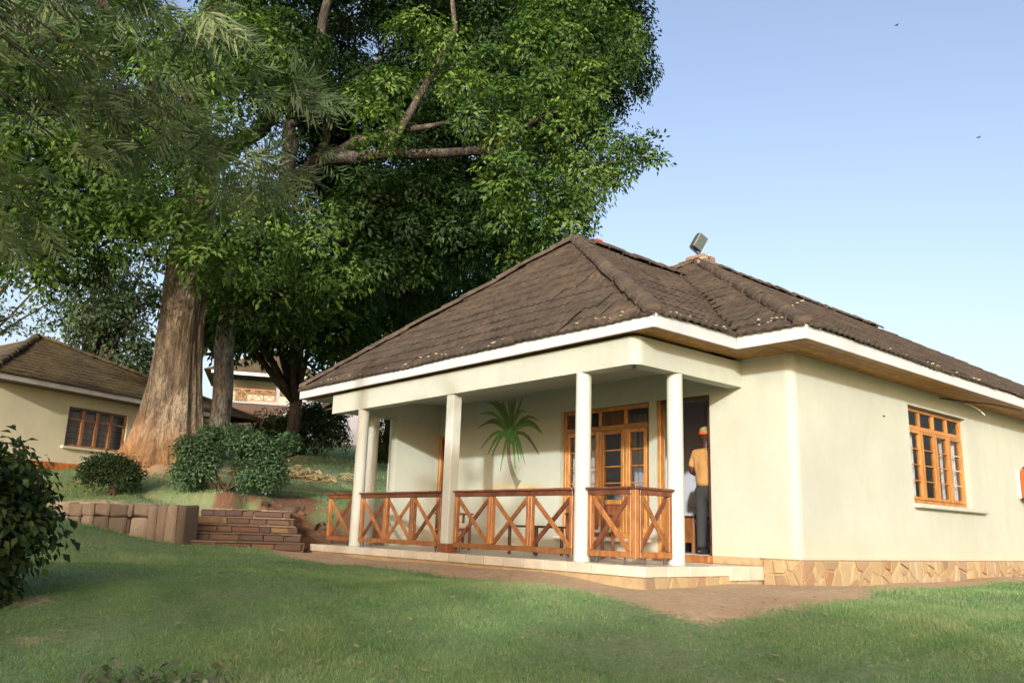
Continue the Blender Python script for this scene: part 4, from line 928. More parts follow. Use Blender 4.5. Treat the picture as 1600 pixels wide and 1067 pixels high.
CL['T1']=[[3.4,19.7,5.5,0.77,0.62],[2.8,19.8,6.1,0.84,0.62],[3.6,18.7,7.0,0.87,0.62],[2.9,19.8,7.2,0.92,0.62],[4.3,18.5,6.2,0.61,0.62],[4.7,17.9,6.7,0.68,0.62],[5.3,17.2,6.4,0.69,0.62],[6.0,16.9,5.8,0.76,0.62],[6.9,16.6,6.1,0.8,0.62],[5.1,17.8,7.2,0.71,0.62],[5.8,17.0,6.9,0.69,0.62],[7.4,17.0,6.9,0.71,0.62],[8.3,17.1,6.4,0.73,0.62],[7.6,17.4,5.7,0.55,0.62],[8.5,17.0,7.3,0.66,0.62],[3.9,18.6,8.0,0.8,0.62],[2.9,19.3,8.4,0.9,0.62],[3.5,18.7,9.5,0.87,0.62],[4.9,18.4,9.2,0.87,0.62],[5.8,17.6,10.1,0.78,0.62],[6.6,17.3,11.3,0.78,0.62],[5.9,17.5,11.6,0.71,0.62],[7.3,17.5,10.6,0.73,0.62],[4.8,18.4,11.1,0.87,0.62],[3.2,18.7,10.8,0.87,0.62],[2.3,19.4,9.9,0.9,0.62],[6.8,17.8,8.8,0.66,0.62],[3.6,19.2,6.1,0.6,0.62],[9.6,17.6,6.5,0.61,0.62],[9.3,17.7,6.0,0.54,0.62],[9.0,19.0,5.8,0.56,0.62],[4.8,17.9,7.8,0.57,0.62],[5.6,17.7,8.3,0.63,0.62],[4.4,17.5,8.6,0.69,0.55],[5.2,17.2,9.0,0.72,0.55],[4.8,17.7,9.8,0.77,0.55],[5.3,17.5,10.8,0.77,0.55],[4.4,17.7,7.1,0.59,0.55],[5.5,16.9,7.7,0.61,0.55],[5.1,17.3,8.1,0.69,0.55],[4.8,17.4,6.3,0.52,0.55],[5.7,17.1,6.2,0.52,0.55],[6.1,16.9,6.8,0.58,0.55],[6.1,17.4,9.2,0.71,0.55],[6.9,17.3,7.6,0.64,0.55],[6.6,17.3,5.7,0.54,0.55],[7.6,18.5,5.6,0.58,0.55],[7.4,19.6,5.9,0.55,0.55],[8.6,19.2,5.6,0.56,0.55],[8.2,21.3,8.0,0.99,0.1],[-0.3,22.2,11.3,0.8,0.1],[5.4,21.7,16.2,1.44,0.1],[9.1,20.2,7.4,1.1,0.1],[5.5,22.4,19.7,0.99,0.1],[8.4,22.2,21.4,1.45,0.1],[8.2,22.4,22.4,0.83,0.1],[3.8,20.8,11.8,0.94,0.1],[6.8,19.7,14.4,1.17,0.1],[3.9,20.9,6.9,0.94,0.1],[7.7,21.4,12.6,0.95,0.1],[0.8,22.0,5.8,1.4,0.1],[4.6,23.6,16.8,1.33,0.1],[5.8,20.4,12.1,1.15,0.1],[0.8,23.5,8.1,1.08,0.1],[7.0,21.0,17.3,1.31,0.1],[3.4,23.1,8.6,1.48,0.1],[7.6,22.7,19.5,1.45,0.1],[3.2,22.4,10.5,1.45,0.1],[1.9,19.9,10.9,0.95,0.1],[10.0,23.4,17.9,1.03,0.1],[7.3,21.0,18.1,0.82,0.1],[8.1,19.1,7.1,1.05,0.1],[1.7,23.0,11.1,0.87,0.1],[8.1,21.0,16.4,0.82,0.1],[-1.1,21.9,13.2,1.38,0.1],[8.7,20.8,13.2,1.24,0.1],[8.8,22.7,16.7,1.14,0.1],[5.7,22.0,8.6,1.27,0.1],[5.0,19.6,18.3,0.79,0.1],[0.6,20.3,13.1,0.84,0.1],[2.3,22.2,12.8,1.24,0.1],[3.2,21.6,8.1,1.31,0.1],[4.7,22.4,8.6,1.01,0.1],[2.9,20.0,16.5,1.03,0.1],[4.0,19.7,6.2,1.04,0.1],[4.5,23.6,10.8,1.22,0.1],[5.0,22.8,12.4,0.99,0.1],[4.7,20.5,8.7,1.37,0.1],[1.9,21.4,11.1,0.77,0.1],[-1.0,24.7,14.2,0.98,0.1],[5.3,19.7,14.7,0.82,0.1],[6.3,22.1,12.4,1.12,0.1],[2.0,25.0,12.1,1.02,0.1],[6.0,20.2,15.3,0.94,0.1],[1.9,19.9,14.0,0.73,0.1],[1.2,23.3,12.0,1.51,0.1],[8.7,21.7,17.8,1.47,0.1],[3.5,21.5,7.2,1.17,0.1],[3.7,23.9,18.8,1.45,0.1],[4.2,24.9,14.7,1.16,0.1],[8.3,20.4,13.9,1.01,0.1],[-0.5,21.3,12.1,0.77,0.1],[4.0,19.7,11.3,0.79,0.1],[8.4,20.4,18.8,1.41,0.1],[0.2,24.4,12.2,0.86,0.1],[5.9,21.9,16.1,0.95,0.1],[8.4,18.6,5.5,1.03,0.1],[0.9,24.1,12.4,1.36,0.1],[0.7,22.3,12.5,1.04,0.1],[6.5,20.9,7.7,1.05,0.1],[-0.3,25.2,13.0,1.26,0.1],[5.1,22.6,10.5,1.37,0.1],[1.5,24.8,14.5,1.24,0.1],[9.8,22.2,20.8,1.19,0.1],[0.6,21.4,9.6,0.96,0.1],[8.3,22.9,15.4,0.85,0.1],[5.9,22.9,17.8,0.95,0.1],[1.7,20.3,16.1,0.8,0.1],[1.6,21.3,5.9,1.28,0.1],[-1.3,20.3,13.8,1.28,0.1],[7.9,23.9,23.2,1.04,0.1],[1.8,21.1,9.0,1.36,0.1],[3.0,23.0,10.4,1.0,0.1],[4.8,24.0,19.9,1.34,0.1],[4.1,21.0,8.9,0.94,0.1],[3.6,22.9,18.7,0.93,0.1],[4.9,23.3,16.7,1.55,0.1],[8.9,19.9,8.0,1.14,0.1],[4.6,23.4,19.3,1.2,0.1],[4.4,19.9,7.6,0.84,0.1],[0.8,21.7,16.0,1.12,0.1],[-0.6,21.4,11.9,0.84,0.1],[8.1,18.7,12.6,0.92,0.1],[4.5,23.6,14.3,1.38,0.1],[8.3,19.6,12.7,1.33,0.1],[7.6,19.8,18.1,1.16,0.1],[7.6,18.6,5.2,0.81,0.1],[3.7,24.0,11.4,1.25,0.1],[4.1,23.2,16.2,1.24,0.1],[8.2,19.0,16.9,0.94,0.1],[2.1,20.8,10.8,1.18,0.1],[7.9,23.7,23.3,0.93,0.1],[2.1,22.2,11.0,0.92,0.1],[6.9,20.1,6.9,0.84,0.1],[4.1,24.8,18.9,1.53,0.1],[8.5,22.8,15.2,1.13,0.1],[2.6,20.0,15.5,1.11,0.1],[5.5,24.3,11.8,1.09,0.1],[-1.0,22.5,13.3,0.88,0.1],[2.3,21.9,7.5,0.99,0.1],[1.7,25.4,11.5,1.01,0.1],[8.8,21.6,8.8,1.19,0.1],[3.7,22.8,18.1,1.5,0.1],[6.7,21.4,12.8,1.37,0.1],[-1.2,25.2,15.1,1.38,0.1],[7.2,18.9,10.9,1.03,0.1],[4.9,22.1,18.6,1.44,0.1],[-0.9,20.6,14.4,1.14,0.1],[9.0,22.9,20.4,1.02,0.1],[4.6,20.1,7.3,1.02,0.1],[8.9,22.7,16.4,1.18,0.1],[10.1,22.4,15.9,0.9,0.1],[1.8,22.1,15.8,1.04,0.1],[1.5,23.7,12.3,1.24,0.1],[2.1,23.8,8.4,1.13,0.1],[3.4,24.4,17.7,1.12,0.1],[1.5,22.1,14.8,1.11,0.1],[5.5,23.1,14.2,0.84,0.1],[9.1,20.6,13.6,1.08,0.1],[2.5,22.4,6.7,0.84,0.1],[2.5,21.8,11.0,0.83,0.1],[8.7,22.4,20.0,1.14,0.1],[4.0,19.7,8.1,1.0,0.1],[3.2,19.8,11.1,0.7,0.1],[3.9,21.5,11.8,0.83,0.1],[3.3,24.3,9.5,1.42,0.1],[-0.9,22.7,11.8,1.35,0.1],[5.7,23.1,7.9,0.87,0.1],[10.2,20.9,12.6,0.99,0.1]]
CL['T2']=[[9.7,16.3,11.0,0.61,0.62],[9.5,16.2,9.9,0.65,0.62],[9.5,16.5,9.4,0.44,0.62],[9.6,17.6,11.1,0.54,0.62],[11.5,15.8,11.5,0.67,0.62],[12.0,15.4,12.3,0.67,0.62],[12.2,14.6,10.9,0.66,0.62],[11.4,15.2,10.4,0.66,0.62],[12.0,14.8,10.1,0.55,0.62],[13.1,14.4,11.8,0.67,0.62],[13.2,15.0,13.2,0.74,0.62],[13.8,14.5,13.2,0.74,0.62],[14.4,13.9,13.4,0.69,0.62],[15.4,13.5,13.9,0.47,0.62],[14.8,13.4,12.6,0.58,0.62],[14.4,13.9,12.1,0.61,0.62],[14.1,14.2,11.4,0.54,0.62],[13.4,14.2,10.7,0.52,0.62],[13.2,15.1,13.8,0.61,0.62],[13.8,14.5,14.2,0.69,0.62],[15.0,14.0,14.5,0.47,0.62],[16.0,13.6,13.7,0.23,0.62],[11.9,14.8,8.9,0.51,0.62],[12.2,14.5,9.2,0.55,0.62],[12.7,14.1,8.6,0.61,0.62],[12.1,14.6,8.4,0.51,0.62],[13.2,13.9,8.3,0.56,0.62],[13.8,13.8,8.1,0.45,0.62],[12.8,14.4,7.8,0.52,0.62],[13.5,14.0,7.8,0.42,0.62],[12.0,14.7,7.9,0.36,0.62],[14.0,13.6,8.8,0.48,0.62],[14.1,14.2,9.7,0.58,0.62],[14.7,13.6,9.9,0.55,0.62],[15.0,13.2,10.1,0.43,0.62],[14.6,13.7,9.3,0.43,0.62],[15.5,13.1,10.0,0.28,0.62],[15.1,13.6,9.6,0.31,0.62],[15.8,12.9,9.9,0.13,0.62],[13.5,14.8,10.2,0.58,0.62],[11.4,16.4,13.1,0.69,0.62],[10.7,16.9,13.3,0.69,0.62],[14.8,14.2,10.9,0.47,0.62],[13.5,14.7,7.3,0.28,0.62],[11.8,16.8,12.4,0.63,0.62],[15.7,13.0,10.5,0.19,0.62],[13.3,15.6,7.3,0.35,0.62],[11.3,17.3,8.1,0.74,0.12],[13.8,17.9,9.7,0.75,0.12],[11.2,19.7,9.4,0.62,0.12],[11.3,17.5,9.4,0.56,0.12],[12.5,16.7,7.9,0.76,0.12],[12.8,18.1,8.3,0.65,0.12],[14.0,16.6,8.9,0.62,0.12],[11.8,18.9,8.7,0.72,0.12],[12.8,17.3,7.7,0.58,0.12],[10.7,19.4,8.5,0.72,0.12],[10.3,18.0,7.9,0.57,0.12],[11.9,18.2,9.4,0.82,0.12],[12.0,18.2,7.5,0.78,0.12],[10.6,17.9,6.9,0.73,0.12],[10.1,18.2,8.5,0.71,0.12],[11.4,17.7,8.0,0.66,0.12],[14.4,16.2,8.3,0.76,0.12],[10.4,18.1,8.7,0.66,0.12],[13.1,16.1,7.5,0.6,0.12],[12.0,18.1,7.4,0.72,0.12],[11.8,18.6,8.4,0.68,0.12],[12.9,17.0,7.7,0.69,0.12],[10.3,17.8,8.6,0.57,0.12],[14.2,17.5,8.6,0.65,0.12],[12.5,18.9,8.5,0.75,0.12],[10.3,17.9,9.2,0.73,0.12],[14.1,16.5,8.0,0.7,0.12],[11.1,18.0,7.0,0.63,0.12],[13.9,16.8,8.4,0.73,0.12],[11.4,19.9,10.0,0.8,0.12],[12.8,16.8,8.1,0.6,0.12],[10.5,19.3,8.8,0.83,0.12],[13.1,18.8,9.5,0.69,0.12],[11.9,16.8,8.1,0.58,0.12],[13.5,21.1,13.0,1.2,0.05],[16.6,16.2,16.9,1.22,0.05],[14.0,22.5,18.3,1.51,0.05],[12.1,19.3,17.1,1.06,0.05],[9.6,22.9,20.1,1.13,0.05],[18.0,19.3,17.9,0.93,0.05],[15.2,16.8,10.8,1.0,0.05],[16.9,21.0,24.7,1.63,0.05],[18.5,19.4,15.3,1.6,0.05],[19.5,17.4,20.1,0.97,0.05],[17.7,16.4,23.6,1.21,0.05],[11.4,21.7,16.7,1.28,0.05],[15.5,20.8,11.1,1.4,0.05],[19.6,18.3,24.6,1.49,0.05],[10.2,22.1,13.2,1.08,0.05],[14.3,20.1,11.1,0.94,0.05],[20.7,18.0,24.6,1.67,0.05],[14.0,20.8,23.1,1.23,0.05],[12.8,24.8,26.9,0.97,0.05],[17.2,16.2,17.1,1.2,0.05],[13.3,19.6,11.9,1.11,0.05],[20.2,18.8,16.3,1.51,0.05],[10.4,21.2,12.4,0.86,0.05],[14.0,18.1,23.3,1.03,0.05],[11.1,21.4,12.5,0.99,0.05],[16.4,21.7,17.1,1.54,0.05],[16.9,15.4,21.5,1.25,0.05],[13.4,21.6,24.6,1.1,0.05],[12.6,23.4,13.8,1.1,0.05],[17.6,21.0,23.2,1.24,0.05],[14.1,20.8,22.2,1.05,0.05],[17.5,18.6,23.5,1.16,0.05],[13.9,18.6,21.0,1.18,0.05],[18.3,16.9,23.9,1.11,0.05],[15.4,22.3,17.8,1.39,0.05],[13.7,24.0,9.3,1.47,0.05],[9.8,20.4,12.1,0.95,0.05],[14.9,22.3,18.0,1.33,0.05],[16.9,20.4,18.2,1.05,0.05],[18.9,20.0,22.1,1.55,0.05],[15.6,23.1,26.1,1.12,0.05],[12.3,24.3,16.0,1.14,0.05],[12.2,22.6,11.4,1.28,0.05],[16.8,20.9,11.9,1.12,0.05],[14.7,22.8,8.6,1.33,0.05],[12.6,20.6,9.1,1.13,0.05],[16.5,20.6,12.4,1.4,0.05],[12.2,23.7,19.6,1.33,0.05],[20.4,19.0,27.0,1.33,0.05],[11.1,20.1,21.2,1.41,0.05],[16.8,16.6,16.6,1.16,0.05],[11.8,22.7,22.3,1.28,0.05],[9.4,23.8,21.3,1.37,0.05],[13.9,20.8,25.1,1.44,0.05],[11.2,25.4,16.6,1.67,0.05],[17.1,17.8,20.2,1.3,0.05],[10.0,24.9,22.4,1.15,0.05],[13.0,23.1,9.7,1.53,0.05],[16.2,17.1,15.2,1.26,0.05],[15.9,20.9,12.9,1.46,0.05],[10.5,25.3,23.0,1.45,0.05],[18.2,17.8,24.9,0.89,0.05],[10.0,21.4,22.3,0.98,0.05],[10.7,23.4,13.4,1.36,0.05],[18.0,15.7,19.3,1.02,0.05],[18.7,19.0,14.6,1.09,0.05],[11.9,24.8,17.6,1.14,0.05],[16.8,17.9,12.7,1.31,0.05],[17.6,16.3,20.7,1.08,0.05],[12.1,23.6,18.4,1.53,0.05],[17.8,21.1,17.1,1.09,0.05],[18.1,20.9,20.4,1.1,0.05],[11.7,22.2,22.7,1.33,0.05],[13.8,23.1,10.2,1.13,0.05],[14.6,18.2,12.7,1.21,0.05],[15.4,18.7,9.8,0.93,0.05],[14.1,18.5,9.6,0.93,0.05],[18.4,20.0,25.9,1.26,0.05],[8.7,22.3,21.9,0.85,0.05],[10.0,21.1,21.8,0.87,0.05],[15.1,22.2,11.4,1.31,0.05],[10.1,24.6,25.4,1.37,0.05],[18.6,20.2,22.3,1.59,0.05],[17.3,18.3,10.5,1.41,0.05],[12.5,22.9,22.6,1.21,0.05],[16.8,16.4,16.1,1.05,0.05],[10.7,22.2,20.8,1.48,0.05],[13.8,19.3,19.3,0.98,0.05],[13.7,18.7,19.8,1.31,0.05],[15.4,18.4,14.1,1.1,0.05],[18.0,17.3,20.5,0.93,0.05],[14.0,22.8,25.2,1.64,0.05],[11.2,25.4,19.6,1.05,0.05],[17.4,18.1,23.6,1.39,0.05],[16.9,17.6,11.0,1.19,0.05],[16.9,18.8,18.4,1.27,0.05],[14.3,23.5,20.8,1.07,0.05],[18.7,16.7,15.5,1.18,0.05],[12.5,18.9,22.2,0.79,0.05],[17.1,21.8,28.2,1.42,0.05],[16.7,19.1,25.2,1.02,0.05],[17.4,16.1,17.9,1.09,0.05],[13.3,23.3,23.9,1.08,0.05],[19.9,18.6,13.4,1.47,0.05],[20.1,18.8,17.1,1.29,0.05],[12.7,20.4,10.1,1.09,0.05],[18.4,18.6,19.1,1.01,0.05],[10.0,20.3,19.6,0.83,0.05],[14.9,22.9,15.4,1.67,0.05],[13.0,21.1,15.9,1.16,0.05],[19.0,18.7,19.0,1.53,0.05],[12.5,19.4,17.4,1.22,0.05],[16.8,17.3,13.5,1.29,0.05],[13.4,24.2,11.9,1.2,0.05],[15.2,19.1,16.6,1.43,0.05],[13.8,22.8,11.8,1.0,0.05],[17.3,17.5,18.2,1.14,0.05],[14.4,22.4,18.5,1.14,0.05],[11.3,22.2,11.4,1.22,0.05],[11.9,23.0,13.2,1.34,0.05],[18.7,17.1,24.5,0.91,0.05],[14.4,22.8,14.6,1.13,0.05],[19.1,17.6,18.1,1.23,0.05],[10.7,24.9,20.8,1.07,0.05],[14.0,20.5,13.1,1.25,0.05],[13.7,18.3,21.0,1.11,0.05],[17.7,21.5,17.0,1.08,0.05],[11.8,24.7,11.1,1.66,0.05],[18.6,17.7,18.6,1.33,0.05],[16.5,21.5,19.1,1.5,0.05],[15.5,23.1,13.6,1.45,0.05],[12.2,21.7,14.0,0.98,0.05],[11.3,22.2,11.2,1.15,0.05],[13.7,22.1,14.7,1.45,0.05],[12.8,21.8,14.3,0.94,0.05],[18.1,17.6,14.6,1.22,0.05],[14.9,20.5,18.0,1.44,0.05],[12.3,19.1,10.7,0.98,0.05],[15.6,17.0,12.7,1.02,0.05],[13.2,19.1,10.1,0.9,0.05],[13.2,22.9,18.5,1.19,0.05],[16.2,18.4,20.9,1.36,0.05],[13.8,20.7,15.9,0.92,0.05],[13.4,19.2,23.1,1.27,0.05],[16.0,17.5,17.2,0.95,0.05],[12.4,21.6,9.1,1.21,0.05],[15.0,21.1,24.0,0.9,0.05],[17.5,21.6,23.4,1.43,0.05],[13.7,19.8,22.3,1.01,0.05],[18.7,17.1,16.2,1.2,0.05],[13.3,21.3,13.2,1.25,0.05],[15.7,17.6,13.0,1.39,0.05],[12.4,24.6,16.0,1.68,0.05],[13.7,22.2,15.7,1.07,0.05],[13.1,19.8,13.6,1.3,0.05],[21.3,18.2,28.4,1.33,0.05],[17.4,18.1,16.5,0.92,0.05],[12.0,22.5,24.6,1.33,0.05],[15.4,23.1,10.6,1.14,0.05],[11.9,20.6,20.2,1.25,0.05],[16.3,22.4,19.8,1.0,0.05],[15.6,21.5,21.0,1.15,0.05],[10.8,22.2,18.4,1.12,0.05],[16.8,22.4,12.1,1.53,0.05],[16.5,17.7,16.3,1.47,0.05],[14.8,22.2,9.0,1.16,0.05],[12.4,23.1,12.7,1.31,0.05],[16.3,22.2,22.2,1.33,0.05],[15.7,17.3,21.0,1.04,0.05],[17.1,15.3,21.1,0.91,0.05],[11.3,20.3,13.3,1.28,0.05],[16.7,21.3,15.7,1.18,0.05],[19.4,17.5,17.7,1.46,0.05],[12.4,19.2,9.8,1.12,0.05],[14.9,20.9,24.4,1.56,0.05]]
CL['dark_mass']=[[14.7,28.5,9.5,1.34],[15.7,29.1,7.4,1.14],[14.5,27.1,8.3,1.09],[14.6,28.8,8.2,1.13],[10.0,28.6,7.9,1.36],[13.8,26.5,10.0,0.83],[14.8,26.9,7.0,0.92],[11.1,27.5,7.2,0.82],[11.9,31.5,7.5,1.48],[14.7,29.2,8.8,1.43],[12.6,29.0,7.9,0.86],[14.9,26.3,9.9,1.1],[10.9,26.9,9.2,0.88],[11.9,31.3,8.5,0.93],[10.5,31.0,9.8,1.25],[12.2,26.9,5.4,1.13],[10.3,28.4,7.3,1.02],[11.5,31.9,10.9,1.14],[14.0,30.4,7.7,1.44],[11.2,27.2,6.0,1.2],[15.3,28.4,7.5,1.47],[11.0,28.5,7.8,1.1],[12.2,27.4,10.0,1.17],[14.1,27.5,6.7,1.18],[11.4,27.4,6.4,1.03],[12.5,26.8,7.8,0.82],[15.8,27.8,10.2,0.99],[11.6,28.4,7.2,0.94],[11.7,31.8,9.6,1.22],[11.9,26.9,7.9,1.28],[13.9,27.8,9.0,1.35],[13.1,26.7,8.8,1.36],[13.5,28.0,7.2,1.05],[12.2,30.9,8.5,0.92],[12.9,26.9,7.5,0.83],[14.1,29.5,9.0,1.24],[12.9,29.4,7.7,1.04],[11.9,29.4,6.1,1.02],[14.8,25.9,8.7,0.92],[11.6,28.1,6.6,1.35],[11.2,30.6,8.7,1.48],[14.8,26.8,9.0,0.84],[11.3,30.3,10.3,0.9],[9.8,27.5,6.1,1.12],[11.2,32.1,8.8,1.11],[15.1,28.0,9.8,1.07],[12.2,31.7,6.3,1.16],[11.2,27.1,6.5,0.87],[11.2,31.8,7.7,1.25],[11.0,31.2,8.1,0.98],[12.2,28.4,8.3,1.42],[13.7,26.1,7.3,0.95],[12.5,29.0,8.1,1.13],[14.3,27.6,8.5,0.9],[10.8,30.2,9.3,1.23],[12.9,30.6,6.3,1.48],[10.8,28.0,7.1,1.21],[14.7,26.5,8.6,0.82],[14.1,27.3,6.3,0.93],[13.2,30.8,7.6,1.1]]
CL['mid_mass']=[[18.7,27.3,9.6,0.77],[19.9,25.4,10.4,0.92],[16.4,28.9,10.8,1.15],[19.4,30.7,11.4,1.11],[17.0,32.2,8.3,1.45],[16.3,28.1,10.3,0.71],[16.9,28.9,10.9,0.72],[16.8,32.3,7.2,1.01],[16.6,29.4,11.0,0.73],[19.6,26.2,10.4,1.29],[19.0,26.7,12.0,0.96],[19.7,28.7,11.3,1.08],[22.6,25.8,11.9,1.09],[21.6,29.5,11.9,1.34],[18.6,29.4,9.7,1.3],[19.7,31.5,10.0,0.88],[21.8,30.7,13.7,1.16],[19.8,29.3,10.2,1.47],[21.4,24.9,11.8,1.2],[17.3,28.1,10.2,0.74],[18.0,30.7,8.5,1.1],[21.1,29.2,12.4,0.81],[20.3,27.2,10.6,1.32],[23.0,27.7,12.0,1.5],[17.5,31.4,8.8,1.08],[22.4,25.2,12.3,1.27],[17.9,28.4,9.7,1.29],[18.3,32.3,9.6,1.47],[22.6,28.2,11.7,1.19],[19.9,28.3,10.7,1.03],[21.2,29.3,12.2,1.11],[15.8,29.3,9.9,1.21],[19.1,30.1,12.7,0.8],[15.9,30.0,10.5,0.82],[18.6,27.5,8.9,1.29],[20.8,28.5,12.8,1.22],[20.0,31.0,11.3,1.41],[23.8,26.2,13.0,0.76],[22.2,26.9,12.0,0.85],[22.1,27.8,12.9,1.02],[19.9,27.3,11.0,1.19],[20.4,30.4,10.0,0.82],[15.9,28.1,10.1,0.77],[22.6,26.7,12.5,1.08],[19.5,27.6,11.9,1.22]]
CL['yellow']=[[22.4,38.9,11.8,1.04],[24.7,35.0,13.4,1.32],[24.2,38.0,11.1,1.06],[23.3,35.2,10.4,1.34],[24.2,37.9,12.8,1.05],[23.1,37.0,10.3,1.2],[23.2,37.6,10.7,1.42],[24.3,35.5,12.4,1.18],[23.7,39.1,12.4,1.19],[23.1,38.9,12.5,1.35],[22.1,38.1,11.5,1.49],[24.6,36.1,13.3,1.17],[23.0,36.8,12.9,1.36],[23.0,37.3,12.6,1.48],[23.0,38.6,12.5,1.2],[22.7,39.3,11.7,1.39]]
CL['left_dark']=[[8.5,36.2,10.7,0.98],[8.7,36.1,9.4,0.99],[9.4,34.9,8.5,1.08],[10.0,35.6,11.2,0.79],[8.8,33.5,7.6,0.97],[9.3,33.0,8.2,0.98],[10.0,35.6,9.7,1.04],[7.8,34.5,9.6,0.81],[9.6,35.7,8.2,1.17],[9.9,34.7,7.1,1.01],[7.8,33.6,8.0,0.78],[8.9,36.6,10.3,0.94],[9.0,35.4,9.2,1.16],[9.1,36.9,9.7,1.22],[8.2,33.2,9.7,0.74],[9.1,35.4,8.6,0.98],[8.4,32.9,8.1,0.86],[9.6,33.6,7.5,0.82],[7.7,33.4,9.0,1.07],[9.8,35.5,10.0,0.76],[7.8,36.3,8.3,0.73],[9.5,33.5,9.6,1.08],[7.9,37.0,9.8,0.8],[7.5,35.0,9.1,0.9],[7.6,34.1,7.9,0.9],[8.7,33.1,6.2,0.8],[7.3,35.1,7.2,0.91],[7.7,34.3,8.1,1.08],[9.6,33.9,6.1,0.93],[8.4,33.6,10.1,0.86],[8.3,34.7,10.2,0.7],[9.7,35.8,6.6,1.06],[8.8,35.8,10.5,0.78],[9.8,34.0,6.2,0.92],[9.2,36.8,8.0,0.77],[8.3,35.3,8.2,0.8]]
CL['left_low']=[[8.3,36.1,7.4,0.74],[10.7,35.4,6.1,0.78],[10.9,36.0,7.3,0.64],[10.9,35.8,6.7,0.67],[10.8,35.9,6.1,0.64],[8.8,36.2,6.5,0.72],[9.8,35.3,7.2,0.57],[8.8,35.1,7.1,0.7],[11.0,35.8,6.0,0.81],[8.5,35.9,7.3,0.84],[9.7,35.2,6.0,0.66],[8.2,35.2,6.9,0.79],[8.3,36.6,7.2,0.72],[9.8,35.1,6.1,0.7]]
CL['feather']=[[6.7,45.0,12.8,0.93],[4.0,45.4,10.3,1.14],[6.4,42.6,11.5,0.77],[6.5,43.4,9.1,0.82],[8.2,39.4,8.9,0.99],[3.3,43.7,11.7,0.81],[6.2,37.9,11.1,0.74],[4.5,41.6,9.4,0.8],[8.5,42.9,12.4,0.92],[6.8,43.9,11.8,1.11],[8.6,44.8,10.7,1.1],[6.3,45.5,10.3,0.59],[8.5,43.1,11.5,0.85],[3.9,44.3,11.8,1.14],[7.7,39.5,9.2,0.92],[7.7,42.7,12.1,1.01],[8.3,41.3,8.9,0.59],[4.2,40.6,7.5,0.58],[6.1,37.9,7.7,0.49],[4.0,41.0,9.2,0.54],[5.4,39.0,8.4,0.74],[3.7,42.0,8.0,0.86],[6.4,39.0,8.6,0.89],[6.1,42.6,11.0,0.73],[4.5,40.0,9.0,1.04],[6.0,40.4,10.1,0.52]]

# giant tree with buttressed trunk
TB = Vector((6.85, 20.3, 1.45))
T1 = root('buttressed_tree', TB, 'giant tree with buttressed orange-tan trunk beside the yellow cottage', 'tree')
b = MB(); pts_ = []; rr = []
for i in range(56):
    z = 1.2+i*.16; pts_.append((6.87-.02*(z-1.5)+.03*math.sin(z), 20.40+.01*z, z)); h = max(0, z-1.6)
    rr.append(.44+.03*math.exp(-h/1.6)-.004*h)
but = [(rad(52), 1.35, .13, .50), (rad(84), .75, .17, .55), (rad(116), .50, .20, .8), (rad(150), .55, .19, .9), (rad(184), .35, .18, 1.0), (rad(222), .28, .2, .9), (rad(262), .9, .18, .7), (rad(310), .9, .2, .7), (rad(5), .9, .18, .7)]
lob = [(rad(a_), c_, p_) for a_, c_, p_ in ((40, .85, .30), (62, .42, .27), (92, .55, .30), (122, .66, .31), (148, .50, .26), (176, .58, .30), (205, .42, .27), (236, .5, .3), (275, .7, .3), (315, .7, .3), (0, .8, .3))]
def bfn(i, th, r):
    h = max(0, pts_[i][2]-1.55); best = r
    for a, c_, ro in lob:
        c = .24+.12*math.exp(-h/2.2)+c_*.66*math.exp(-h/1.15)*(1.9 if a < rad(45) and a > rad(30) else 1); rh = ro*(.84-.08*math.exp(-h/.5))
        d_ = (th-a+PI) % (2*PI)-PI
        if abs(d_) < 1.5 and abs(c*math.sin(d_)) < rh: best = max(best, c*math.cos(d_)+math.sqrt(rh*rh-(c*math.sin(d_))**2))
    ripple = .020*math.sin(9*th-.9*h)+.016*math.sin(17*th+1.7*h+math.sin(h*2))+.012*math.sin(31*th-3*h)+.010*math.sin(53*th+6*h+2*math.sin(h))+.012*math.sin(h*3+4*th)
    return best*(1+ripple)
b.tube(pts_, rr, 220, fn=bfn); b.build('trunk', M['bark'], T1, True)
limbs('branch', [([(6.6, 20.9, 9.9), (6.3, 20.2, 12), (6.6, 19.6, 15)], .42, .15), ([(6.6, 20.9, 9.6), (5.0, 20.5, 11.5), (3.0, 20, 13)], .3, .1), ([(6.7, 20.9, 9.0), (8.0, 20, 10.5), (9.0, 19, 12.5)], .3, .1),
 ([(6.6, 20.4, 8.4), (6.2, 19.2, 9.3), (5.0, 18, 9.6)], .16, .05), ([(6.9, 20.4, 7.6), (8.0, 19.2, 8.2), (9.2, 18.4, 8.1)], .13, .04), ([(6.4, 20.4, 7.2), (5.0, 19.2, 7.8), (3.6, 18.8, 7.6)], .12, .04)], M['bark_dark'], T1)
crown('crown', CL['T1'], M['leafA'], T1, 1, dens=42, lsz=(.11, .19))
# roots climbing plant at the foot
sv_ = root('sapling', (6.95, 18.95, 1.35), 'tiny bright green seedling at the foot of the buttressed trunk', 'plant')
crown('foliage', [(6.75, 18.9, 1.55, .16), (7.2, 18.9, 1.72, .14)], M['leafY'], sv_, 77, dens=300, per=8, spray=.1, lsz=(.07, .12))
